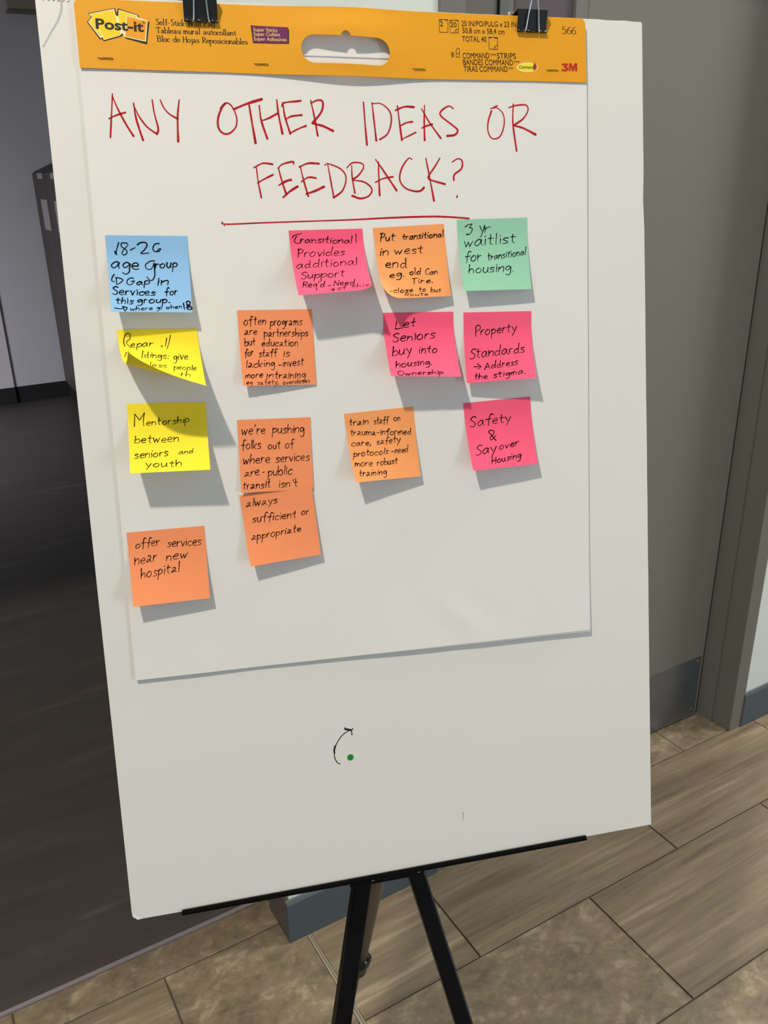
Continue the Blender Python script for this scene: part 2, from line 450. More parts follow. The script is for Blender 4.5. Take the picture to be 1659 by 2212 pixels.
def flat_poly(pts, z, name, m, parent, thick=None):
    mb = MB()
    if thick is None:
        tri = tessellate_polygon([[Vector((x, y, 0)) for x, y in pts]])
        mb.add([mm((x, y, z)) for x, y in pts], tri)
    else:
        mb.prism([(x / 1000, y / 1000) for x, y in pts], 2, (z - thick) / 1000, z / 1000)
    return mb.build(name, m, parent)
flat_poly(outline, -0.35, 'foam_core', M['foam'], board, BTH - 0.7)
# front face paper: crushed away at the lower left corner so the foam shows
fp = [p for p in outline if not (p[0] < 11 and p[1] < -BHT + 9)]
k = next(i for i, p in enumerate(fp) if p[0] < 0.3 and p[1] > -BHT + 20 and i > 50)
fp.insert(k, (0.1, -BHT + 8.5)); fp.insert(k, (6.0, -BHT + 5.2)); fp.insert(k, (11.5, -BHT + 0.3))
flat_poly(fp, 0.0, 'front_paper', M['board'], board, 0.35)
flat_poly(outline, -BTH + 0.35, 'back_paper', M['board'], board, 0.35)

# ---------------------------------------------------------------- shared surfaces (board millimetres)
def lerp(a, b, t): return a + (b - a) * t
def sstep(x):
    x = max(0.0, min(1.0, x)); return x * x * (3 - 2 * x)
def bulge(u):
    return 6.5 * math.exp(-((u - 286) / 52.0) ** 2)
def z_head(u, y):
    k = 1.0 - 0.35 * sstep((-y - 38) / 30.0)
    top = sstep((-y - 2) / 24.0)
    return 4.5 + bulge(u) * k * (0.7 + 0.3 * top)
def z_sheet(u, y):
    b = max(0.0, min(1.0, (-y - 520) / 140.0)) ** 2
    r = max(0.0, min(1.0, (u - 150) / 300.0))
    w = 0.22 * math.sin(u * 0.021 + 1.0) * math.sin(y * 0.013) + 0.10 * math.sin(u * 0.06 + y * 0.035)
    w += b * (2.4 * r + 0.5 * math.sin(u * 0.022 + 0.6))
    c = math.exp(-(((u - 380) / 40.0) ** 2 + ((y + 628) / 26.0) ** 2))
    w += 0.6 * c * math.sin((u + 0.8 * y) * 0.09)
    return 3.0 + w
SHEET = ((33.0, -48.0), (543.0, -48.0), (27.8, -652.0), (531.5, -658.8))
def sheet_uv(s, t, Q=SHEET):
    u = lerp(lerp(Q[0][0], Q[1][0], s), lerp(Q[2][0], Q[3][0], s), t)
    y = lerp(lerp(Q[0][1], Q[1][1], s), lerp(Q[2][1], Q[3][1], s), t)
    return u, y
def note_pt(n, s, t):
    """Point of a sticky note in the easel board's own millimetres; s runs across, t down."""
    TL, TR, BL, BR = n['c']
    A = [lerp(TL[i], TR[i], s) for i in range(3)]
    B = [lerp(BL[i], BR[i], s) for i in range(3)]
    if n.get('roll'):
        k = s ** 0.75
        b0 = lerp(4.0, 9.0, k); th = lerp(2.42, 1.38, k)
        L = 76.0 - b0; d = [B[0] - A[0], B[1] - A[1]]; m = math.hypot(*d); d = [d[0] / m, d[1] / m]
        b = t * 76.0
        if b <= b0: e, h = b, 0.0
        else:
            ph = (b - b0) / L * th; R = L / th
            e = b0 + R * math.sin(ph); h = R * (1 - math.cos(ph))
        return (A[0] + d[0] * e + n['roll'] * (1 - s) * h * 0.2, A[1] + d[1] * e, A[2] + h)
    g = 0.0 if t < 0.16 else ((t - 0.16) / 0.84) ** n.get('pw', 1.7)
    u = lerp(A[0], B[0], t); y = lerp(A[1], B[1], t); z = A[2] + (B[2] - A[2]) * g
    z += 0.5 * n.get('wv', 0) * math.sin(s * 3.1) * t
    if n.get('curl'):
        side, st, R = n['curl']
        a = s * 76.0; b = t * 76.0
        dx = (76.0 - a) if side > 0 else a
        q = st - (dx + (76.0 - b)) * 0.7071
        if q > 0:
            ph = min(q / R, 2.6); pull = q - R * math.sin(ph)
            u -= side * 0.7071 * pull; y += 0.7071 * pull; z += R * (1 - math.cos(ph))
    return (u, y, z)

def grid_mesh(fn, ns, nt_, name, thick=None):
    mb = MB()
    vs = [mm(fn(i / ns, j / nt_)) for j in range(nt_ + 1) for i in range(ns + 1)]
    fs = [(j * (ns + 1) + i, (j + 1) * (ns + 1) + i, (j + 1) * (ns + 1) + i + 1, j * (ns + 1) + i + 1) for j in range(nt_) for i in range(ns)]
    mb.add(vs, fs)
    return mb.mesh(name, smooth=True, fix=False)
def solid(o, t):
    s = o.modifiers.new('thickness', 'SOLIDIFY'); s.thickness = t / 1000; s.offset = -1
    e = o.modifiers.new('crisp', 'EDGE_SPLIT'); e.split_angle = 0.9; return o

# pen strokes -------------------------------------------------------------
GLYPH = {
'a': (10, "8,8 5,10 1,7 0,3 3,0 6,3 8,9 8,9 8,3 10,0"), 'A': (10, "2,9 5,10 7,8 6,5 3,1 0,1 1,4 5,4 8,1 10,0"),
'b': (8, "0,19 0,10 0,0 / 0,6 4,10 8,6 7,1 3,0 0,2"), 'c': (8, "8,9 4,10 0,6 1,1 5,0 8,2"),
'd': (10, "7,8 3,9 0,4 3,0 7,3 / 8,19 8,10 8,2 10,0"), 'e': (8, "1,5 7,6 6,10 2,9 0,4 3,0 8,1"),
'f': (8, "9,17 6,19 4,15 4,5 4,-3 / 0,9 8,10"), 'g': (8, "8,8 4,10 0,6 3,2 8,8 8,8 8,2 8,-4 5,-8 1,-6"),
'h': (8, "0,19 0,10 0,0 / 0,5 4,10 7,8 7,0"), 'i': (2, "1,10 1,5 1,0 / 1,14 1.6,15"), 'j': (4, "3,10 3,-5 0,-7 / 3,14 3.5,15"),
'k': (8, "0,19 0,10 0,0 / 7,10 1,4 1,4 7,0"), 'l': (2, "1,19 1,10 1,0"), 'm': (12, "0,10 0,0 / 0,6 3,10 5,8 5,0 / 5,6 8,10 11,8 11,0"),
'n': (8, "0,10 0,0 / 0,6 4,10 7,8 7,0"), 'o': (9, "4,10 0,6 1,1 5,0 8,4 7,9 3,10"), 'p': (8, "0,10 0,0 0,-9 / 0,7 4,10 8,7 6,2 1,1"),
'q': (8, "8,8 4,10 0,6 3,2 8,7 / 8,10 8,-8 10,-6"), 'r': (6, "0,10 0,0 / 0,6 3,10 6,9"), 's': (7, "7,9 3,10 1,7 6,4 6,1 0,0"),
't': (7, "3,17 3,8 3,2 6,0 / 0,11 7,11"), 'u': (8, "0,10 0,3 3,0 6,3 7,10 7,10 7,2 8,0"), 'v': (7, "0,10 3,0 3,0 7,10"),
'w': (11, "0,10 2,0 2,0 5,8 5,8 7,0 7,0 11,10"), 'x': (8, "0,10 8,0 / 8,10 0,0"), 'y': (8, "0,10 4,2 / 8,10 5,0 2,-8"), 'z': (8, "0,10 8,10 8,10 0,0 0,0 8,0"),
'P': (9, "1,18 1,9 1,0 / 0,18 5,19 9,15 6,10 1,9"), 'S': (9, "9,17 5,19 1,15 4,11 8,7 7,1 3,0 0,2"), 'R': (10, "1,18 1,9 1,0 / 0,18 5,19 9,15 6,10 1,9 / 3,9 10,0"),
'N': (10, "0,0 0,17 0,17 9,0 9,0 9,18"), 'L': (8, "0,19 0,0 0,0 8,1"), 'C': (9, "9,17 5,19 0,12 1,3 5,0 9,2"), 'T': (10, "0,18 10,18 / 5,18 5,0"),
'O': (12, "5,18 0,12 1,3 6,0 11,5 10,14 5,18"), 'H': (10, "0,18 0,0 / 9,18 9,0 / 0,9 9,10"), 'G': (12, "10,16 6,18 1,13 0,5 4,1 9,4 11,10 11,10 6,9"),
'W': (17, "0,18 4,0 4,0 8,16 8,16 12,0 12,0 17,18"), 'B': (10, "0,18 0,0 / 0,18 6,18 8,14 6,10 0,10 / 0,10 7,10 9,5 7,0 0,0"), 'D': (10, "0,18 0,0 / 0,18 6,17 10,9 6,1 0,0"),
'.': (3, "1,0 1.8,0.6"), ',': (3, "2,2 0,-4"), "'": (3, "2,19 1,14"), '-': (7, "0,6 6,7"), ':': (3, "1,1 1.6,1.6 / 1,8 1.6,8.6"), ' ': (6, ""),
'5': (9, "8,18 2,18 2,18 1,11 5,12 8,9 8,3 4,0 0,2"), '6': (9, "8,18 3,14 0,6 2,1 6,0 9,4 7,9 2,9 0,6"),
}
GLYPH['(A)'] = (13, "0,0 6,18 6,18 12,0 / 2,7 10,7")
SERIF = {
'a': (9, "1,8 3,10 6,10 7,8 7,2 9,0 / 7,6 3,5 0.5,3 1,0.5 4,0 7,2"), 't': (6, "3,14 3,3 5,0 6.5,1 / 0,10 6,10"), 'u': (9, "0,10 1.5,10 1.5,3 3,0 6,1 8,3 / 8,10 8,0"),
'e': (8, "0,5.5 8,5.5 8,5.5 7,9 4,10 1,8 0,5 1,1 4,0 8,2"), 'f': (7, "8,18 6,19 4,17 4,8 4,0 / 1,10 7,10"), 'o': (8, "4,10 0.8,8.5 0,5 0.8,1.5 4,0 7.2,1.5 8,5 7.2,8.5 4,10"),
'd': (9, "8,8 4,10 1,8 0,4 1,1 4,0 8,2 / 8,19 8,0"), 'b': (8, "0,19 0,0 / 0,8 4,10 7,8 8,4 7,1 4,0 0,1"), 'c': (7, "7,8 4,10 1,8 0,5 1,1 4,0 7,2"),
'l': (3, "1.5,19 1.5,0"), 'i': (3, "1.5,10 1.5,0 / 1.3,14.5 1.7,15.8"), 's': (6, "6,8.5 3,10 0.5,8 3,5.5 6,3 3,0 0,1.5"), 'T': (11, "0,15 0,18 0,18 11,18 11,18 11,15 / 5.5,18 5.5,0"),
}
def strokes_of(text, serif=False):
    out = []; x = 0.0
    i = 0
    while i < len(text):
        ch = text[i]
        if serif and ch in SERIF: w, g = SERIF[ch]
        elif ch == 'A' and i == 0 and text.startswith('Address'): w, g = GLYPH['(A)']
        else: w, g = GLYPH[ch]
        if g:
            for st in g.split('/'):
                out.append([(x + float(p.split(',')[0]), float(p.split(',')[1])) for p in st.split()])
        x += w + (2.6 if not serif else 2.2); i += 1
    return out, x - 2.6
def word_paths(item, rnd):
    tx, ax, ay, bx, by, ux, uy = item
    st, w = strokes_of(tx); w = max(w, 1.0)
    ex, ey = (bx - ax) / w, (by - ay) / w
    vx, vy = ux / 10.0, uy / 10.0
    res = []
    for s_ in st:
        jx, jy = rnd.uniform(-.35, .35), rnd.uniform(-.7, .7)
        sl, sy = rnd.uniform(0.0, .14), rnd.uniform(.9, 1.12)
        q_ = [(x + jx + y * sl - 0.6 + rnd.uniform(-.3, .3), y * sy + jy + rnd.uniform(-.3, .3)) for x, y in s_]
        for i in range(1, len(s_)):
            if s_[i] == s_[i - 1]: q_[i] = q_[i - 1]
        res.append([(ax + ex * x + vx * y, ay + ey * x + vy * y) for x, y in q_])
    return res
def smooth(pts, step):
    """Catmull-Rom through the points; a doubled point is a corner."""
    runs = [[pts[0]]]
    for p in pts[1:]:
        if abs(p[0] - runs[-1][-1][0]) < 1e-6 and abs(p[1] - runs[-1][-1][1]) < 1e-6: runs.append([p])
        else: runs[-1].append(p)
    out = []
    for r in runs:
        if len(r) < 2: continue
        q = [(2 * r[0][0] - r[1][0], 2 * r[0][1] - r[1][1])] + r + [(2 * r[-1][0] - r[-2][0], 2 * r[-1][1] - r[-2][1])]
        c = [r[0]]
        for i in range(1, len(q) - 2):
            p0, p1, p2, p3 = q[i - 1:i + 3]
            n_ = max(1, int(math.dist(p1, p2) / step))
            for k_ in range(1, n_ + 1):
                t = k_ / n_
                c.append(tuple(0.5 * (2 * p1[d] + (p2[d] - p0[d]) * t + (2 * p0[d] - 5 * p1[d] + 4 * p2[d] - p3[d]) * t * t + (3 * p1[d] - p0[d] - 3 * p2[d] + p3[d]) * t ** 3) for d in (0, 1)))
        out.append(c)
    return out
def surf_pt(fn, a, b, off):
    e = 0.3
    p = Vector(fn(a, b)); u = Vector(fn(a + e, b)) - p; v = Vector(fn(a, b + e)) - p
    n_ = u.cross(v)
    if n_.length < 1e-9: n_ = Vector((0, 0, 1))
    n_.normalize()
    return p, n_
def ribbon(mb, pts, w, fn, off, sign, wf=None, caps=True):
    """Flat ink ribbon laid on a surface; fn maps sheet millimetres to board millimetres."""
    m = len(pts)
    if m < 2: return
    vs = []; fs = []
    for i, p in enumerate(pts):
        a = pts[max(0, i - 1)]; b = pts[min(m - 1, i + 1)]
        dx, dy = b[0] - a[0], b[1] - a[1]; l = math.hypot(dx, dy) or 1e-6
        dx /= l; dy /= l
        ww = w / 2 * (wf(i / (m - 1), dx, dy) if wf else 1.0)
        for s_ in (-1, 1):
            q, n_ = surf_pt(fn, p[0] - dy * ww * s_, p[1] + dx * ww * s_, off)
            vs.append(mm(q + n_ * off * sign))
    for i in range(m - 1): fs.append((2 * i, 2 * i + 1, 2 * i + 3, 2 * i + 2))
    mb.add(vs, fs)
    if caps:
        for c, i0 in ((pts[0], 0), (pts[-1], m - 1)):
            dx, dy = ((pts[1][0] - c[0], pts[1][1] - c[1]) if i0 == 0 else (c[0] - pts[-2][0], c[1] - pts[-2][1]))
            ww = w / 2 * (wf(i0 / (m - 1), dx, dy) if wf else 1.0)
            cv = []
            for k_ in range(7):
                an = 2 * math.pi * k_ / 7
                q, n_ = surf_pt(fn, c[0] + ww * math.cos(an), c[1] + ww * math.sin(an), off)
                cv.append(mm(q + n_ * off * sign))
            mb.add(cv, [tuple(range(7))])

NOTES = {"blue":{"c":[[40.99,-213.13,3.55],[117.02,-214.97,3.55],[40.49,-285.89,19.35],[115.58,-288.56,14.75]]},"yel1":{"c":[[43.05,-301.16,3.55],[118.56,-303.1,3.55],[45.04,-377.11,3.55],[123.2,-379.05,3.55]],"roll":1.0},"yel2":{"c":[[45.72,-372.47,3.55],[121.07,-375.26,3.55],[43.72,-438.87,27.15],[119.52,-440.83,28.55]]},"offer":{"c":[[33.52,-499.44,3.55],[109.45,-499.25,3.55],[33.52,-572.42,15.65],[108.86,-572.9,11.45]]},"often":{"c":[[159.26,-286.91,3.55],[234.23,-288.21,3.55],[158.9,-361.32,10.85],[233.35,-363.8,4.45]]},"were":{"c":[[150.72,-394.81,3.55],[225.21,-396.64,3.55],[148.9,-468.6,7.05],[223.45,-470.81,4.55]]},"always":{"c":[[147.1,-471.27,4.3],[221.46,-467.03,5.9],[151.9,-543.88,14.55],[225.85,-539.48,9.55]]},"trans":{"c":[[216.03,-211.06,3.55],[291.08,-210.15,3.55],[217.65,-277.32,31.65],[292.69,-273.55,30.25]],"curl":[1,13,9]},"put":{"c":[[302.14,-209.7,3.55],[377.7,-206.48,3.55],[306.38,-281.87,16.55],[380.38,-280.29,9.45]],"curl":[-1,20,16]},"green":{"c":[[392.33,-202.47,3.55],[470.4,-200.97,3.55],[393.24,-276.13,14.45],[469.19,-275.86,12.05]]},"let":{"c":[[308.12,-294.32,3.55],[383.86,-295.74,3.55],[306.82,-359.57,27.85],[382.24,-363.9,26.25]]},"prop":{"c":[[395.29,-296.93,3.55],[471.93,-298.05,3.55],[392.67,-370.83,12.75],[468.52,-369.27,20.45]]},"train":{"c":[[260.54,-395.37,3.55],[335.24,-392.15,3.55],[265.48,-466.01,19.45],[337.93,-465.85,9.45]]},"safety":{"c":[[391.09,-391.87,3.55],[467.63,-389.16,3.55],[393.92,-463.37,18.25],[469.77,-462.11,13.85]]}}
WRITING = {
  "blue": [1.25,[[[11.78,6.89],[10.39,10.77],[8.94,15.24],[8.66,18.75]],[[7.7,15.49],[7.83,17.7],[9.11,18.91]],[[19.09,7.62],[14.66,7.34],[14.0,10.74],[17.97,13.94],[18.48,17.19],[15.64,19.02],[14.01,17.23],[16.07,13.55],[19.87,9.47],[19.14,7.06]],[[21.97,14.06],[26.64,11.67]],[[28.79,8.98],[31.66,6.93],[36.33,6.73],[37.69,9.3],[35.01,13.78],[31.51,16.92],[33.18,17.56],[38.85,16.69]],[[49.13,7.57],[45.18,8.18],[42.91,12.49],[44.65,15.33],[48.21,14.89],[50.33,12.67],[48.35,12.85],[46.61,15.31],[48.57,15.29],[49.44,14.06]],["age",3.37,32.03,28.5,33.82,0.43,-5.99],[[43.6,24.55],[39.26,25.08],[34.86,28.77],[35.85,32.42],[39.89,32.72],[43.04,26.87],[43.04,26.87],[43.03,32.7],[42.72,39.38],[40.3,43.76],[37.57,43.62],[35.43,40.7]],["roup",44.04,31.69,64.86,30.85,0.32,-4.66],[[5.22,38.44],[3.18,41.39],[2.64,44.75],[5.03,45.74]],[[6.83,41.78],[6.85,48.5]],[[6.54,41.53],[10.5,42.17],[12.84,44.0],[10.19,46.79],[6.85,48.5]],["Gap",16.83,49.01,37.65,48.24,0.25,-3.7],["in",44.88,49.19,55.5,48.51,0.33,-4.88],["Services",2.67,58.65,42.15,59.41,0.25,-3.88],["for",51.32,58.83,63.03,57.89,0.24,-3.55],["this",5.18,67.92,21.18,68.04,0.21,-3.55],["group.",25.11,67.16,56.11,66.39,0.23,-3.55],[[3.63,72.16],[7.8,72.88],[11.5,72.51]],[[11.15,70.66],[12.66,75.04]],[[10.84,70.66],[14.93,71.81],[12.88,75.21]],["where",17.69,74.57,38.54,73.8,0.14,-2.28],["go",42.51,73.09,47.77,73.05,0.14,-2.2],["when",51.17,72.85,66.45,72.05,0.16,-2.28],[[68.08,66.79],[68.62,73.04]],[[70.69,66.1],[72.55,64.56],[74.46,65.9],[73.48,68.61],[70.96,70.32],[71.99,72.84],[75.59,72.81],[75.37,70.28],[72.3,68.19],[70.84,66.26]],[[71.1,68.2],[75.25,71.97]],[[71.24,72.01],[73.82,69.45]]]],
  "yel1": [0.85,[[[5.35,16.28],[5.0,12.0],[6.87,5.91],[10.29,3.56],[11.89,5.18],[11.12,9.19],[7.58,12.03],[8.63,15.43],[11.11,18.07]],["epar",11.19,17.63,31.85,16.7,0.54,-3.56],[[40.9,16.23],[39.46,16.8],[40.44,17.67]],[[46.01,8.89],[43.59,16.86]],[[49.9,6.12],[47.44,13.41],[44.6,19.69]],[[5.51,23.28],[2.91,29.72]],[[21.64,21.27],[18.98,30.61]],["dings:",21.69,29.64,45.12,30.49,0.66,-4.16],["give",49.13,32.05,63.28,31.19,0.68,-4.56],["less",24.99,43.6,40.8,43.14,0.7,-4.56],["people",47.84,44.76,69.44,45.31,0.56,-4.14],["th",51.45,59.39,62.68,56.04,0.53,-4.57]]],
  "yel2": [0.95,[[[5.8,25.56],[6.33,18.59],[6.88,11.83],[6.88,11.83],[11.12,18.5],[11.12,18.5],[16.14,10.45],[16.14,10.45],[14.69,18.85],[14.78,25.4]],["entorship",17.59,25.03,58.98,22.89,0.22,-4.25],["between",5.85,43.8,47.65,44.05,0.21,-4.63],["seniors",5.08,60.77,36.53,59.33,0.17,-4.52],["and",47.13,57.89,60.79,57.04,0.16,-2.75],["youth",14.81,70.17,49.44,70.82,0.17,-3.79]]],
  "offer": [0.9,[["offer",7.24,16.94,30.76,16.0,0.41,-4.82],["services",38.26,18.51,71.39,20.03,0.38,-4.83],["neAr",5.08,34.15,26.69,31.81,0.52,-6.25],["new",36.26,33.0,56.71,31.36,0.4,-5.0],["hospitAl",10.21,48.65,47.72,45.06,0.42,-5.14]]],
  "often": [0.9,[["often",5.91,15.01,28.16,14.6,0.34,-4.83],["progrAms",32.67,15.92,64.72,15.67,0.28,-4.52],["Are",5.83,24.4,18.22,24.06,0.3,-4.07],["pArtnerships",25.41,26.54,70.52,27.04,0.28,-4.23],["but",5.11,35.79,16.06,35.03,0.32,-4.09],["educAtion",22.3,36.31,59.52,36.77,0.28,-3.93],["for",4.04,47.05,13.04,45.23,0.33,-4.1],["stAff",18.86,46.98,37.07,46.18,0.3,-3.94],["is",43.91,47.32,50.16,47.03,0.28,-3.94],["lAcking",4.72,57.97,33.87,56.64,0.33,-4.11],[[38.21,55.69],[41.21,55.58]],["invest",42.37,57.34,64.22,55.96,0.31,-4.43],["more",3.35,68.54,20.64,67.5,0.29,-3.47],["in",24.71,68.76,31.64,67.69,0.27,-3.33],["trAining",33.53,69.31,64.76,69.05,0.3,-4.12],["eg",3.6,74.88,9.68,74.43,0.23,-2.69],["sAfety,",14.73,75.08,36.74,74.92,0.22,-2.69],["overdoses",41.34,75.4,69.42,73.66,0.18,-2.54]]],
  "were": [0.95,[["we're",4.13,15.55,28.42,15.29,0.26,-5.12],["pushing",36.1,15.19,68.7,15.91,0.24,-4.99],["folks",3.29,30.81,22.7,30.42,0.27,-4.96],["out",30.61,31.84,43.07,31.3,0.22,-4.16],["of",48.53,31.96,57.49,31.34,0.23,-4.84],["where",3.55,46.4,31.78,45.57,0.29,-5.15],["services",38.0,45.7,72.82,45.22,0.24,-4.86],["Are",4.67,59.49,19.77,58.17,0.27,-4.64],[[23.21,55.68],[25.46,55.29]],["public",29.11,59.64,54.01,59.05,0.27,-5.18],["trAnsit",2.02,72.63,30.35,71.67,0.26,-4.49],["isn't",39.46,72.59,59.4,72.14,0.23,-4.37]]],
  "always": [0.95,[["AlwAys",5.37,13.04,37.57,13.78,0.61,-4.43],["sufficient",9.46,30.68,55.2,32.03,0.65,-4.58],["or",61.23,30.3,69.23,30.61,0.57,-4.29],["AppropriAte",5.56,49.19,58.28,47.75,0.63,-4.21]]],
  "trans": [1.0,[[[3.61,8.11],[4.36,6.03],[13.09,3.46]],[[7.47,6.76],[5.07,11.01],[5.96,13.91],[9.31,14.55],[12.44,11.29]],["ransitional",11.03,14.37,64.27,16.88,0.35,-4.11],[[68.89,6.03],[68.41,16.53]],["Provides",6.14,30.71,54.93,30.79,0.63,-5.05],["additional",3.41,44.12,65.85,43.62,0.78,-5.16],["Support",5.97,56.73,50.71,57.03,0.8,-4.64],["Req'd",5.89,67.06,27.95,68.23,0.69,-3.79],[[31.68,67.18],[34.81,66.9]],["Need",37.51,67.71,58.73,67.96,0.7,-3.47],[[33.78,72.12],[37.02,71.87],[34.44,74.42]],["of",40.37,73.31,48.4,73.24,0.52,-2.49],["this",54.61,72.13,72.61,72.56,0.56,-2.55]]],
  "put": [1.1,[["Put",6.17,14.62,21.7,14.09,0.45,-4.16],["transitional",30.09,14.1,74.66,13.42,0.32,-3.45],["in",4.26,29.15,13.82,29.2,0.65,-4.71],["west",20.36,28.84,50.69,28.83,0.58,-4.68],["end",8.24,42.53,31.65,43.5,0.74,-4.98],["eg.",10.92,53.51,27.56,52.64,0.65,-4.06],["old",33.29,51.36,45.27,51.35,0.53,-3.57],["Can",50.54,51.84,63.84,52.24,0.41,-3.08],["Tire.",33.57,61.35,58.05,60.55,0.47,-3.09],["-close",7.02,70.22,34.06,69.56,0.47,-2.64],["to",40.65,69.85,48.23,69.7,0.43,-2.62],["bus",53.98,70.91,65.02,71.14,0.39,-2.61],["Route",23.67,73.83,50.05,74.1,0.29,-1.67]]],
  "green": [1.0,[[[8.44,8.02],[11.66,5.55],[15.79,4.78],[15.79,4.78],[12.72,8.71],[12.72,8.71],[15.78,9.5],[14.9,12.95],[12.1,15.31],[9.02,14.86]],[[8.7,7.2],[12.03,5.22]],[[9.3,16.13],[12.21,15.8]],["y",24.29,13.38,29.01,13.39,0.26,-6.11],["r",29.87,13.76,34.97,13.71,0.21,-5.42],["waitlist",6.2,28.33,62.36,25.83,0.39,-5.79],["for",5.18,44.26,23.38,43.61,0.56,-5.44],["transitional",30.25,43.61,72.98,39.18,0.33,-4.0],["housing.",8.34,57.14,58.47,55.99,0.57,-5.18]]],
  "let": [1.15,[["Let",12.78,19.15,34.67,16.22,0.25,-5.26],["Seniors",8.37,35.2,54.78,30.54,0.58,-5.86],["buy",5.82,52.2,26.97,48.7,0.89,-6.46],["into",34.89,49.11,54.88,47.39,0.75,-5.33],["housing.",7.83,65.65,47.35,62.0,0.74,-4.27],["Ownership",7.83,75.26,57.33,73.27,0.58,-2.91]]],
  "prop": [1.05,[["Property",12.55,26.09,58.53,21.93,0.18,-5.66],["Standards",5.31,50.24,67.0,46.1,0.47,-5.93],[[9.07,58.97],[16.64,59.22]],[[12.99,55.93],[16.64,59.22],[13.37,61.69]],["Address",20.64,62.55,57.59,59.71,0.41,-3.96],["the",8.7,73.03,22.7,72.5,0.36,-3.64],["stigma.",29.37,72.64,65.23,70.1,0.44,-3.47]]],
  "train": [0.95,[["trAin",4.4,13.64,24.84,14.27,0.47,-3.83],["stAff",31.1,14.91,46.96,15.04,0.45,-4.1],["on",53.09,13.45,60.19,14.16,0.38,-3.78],["trAumA-informed",3.74,24.49,70.88,29.86,0.5,-3.8],["care,",3.31,36.38,25.03,37.29,0.57,-3.51],["sAfety",30.99,37.57,57.27,36.66,0.52,-3.78],["protocols",3.72,48.29,42.48,48.52,0.63,-3.77],[[46.47,46.39],[48.62,46.29]],["need",50.09,48.78,64.94,48.37,0.52,-3.77],["more",3.13,59.13,22.23,59.88,0.71,-3.76],["robust",27.94,60.4,51.22,59.59,0.63,-3.76],["trAining",5.43,70.01,36.56,70.68,0.73,-3.73]]],
  "safety": [1.1,[["Safety",5.38,27.6,51.63,25.27,0.59,-5.42],[[31.97,45.39],[26.88,38.07],[25.02,34.85],[27.54,33.27],[31.13,35.14],[29.05,39.04],[25.58,41.73],[26.71,44.42],[30.14,42.18],[32.86,39.41]],["Say",6.29,60.22,29.88,58.02,1.0,-5.62],["over",34.1,56.17,57.3,53.13,0.67,-4.17],["Housing",22.73,71.12,57.33,67.01,0.72,-3.83]]],
}
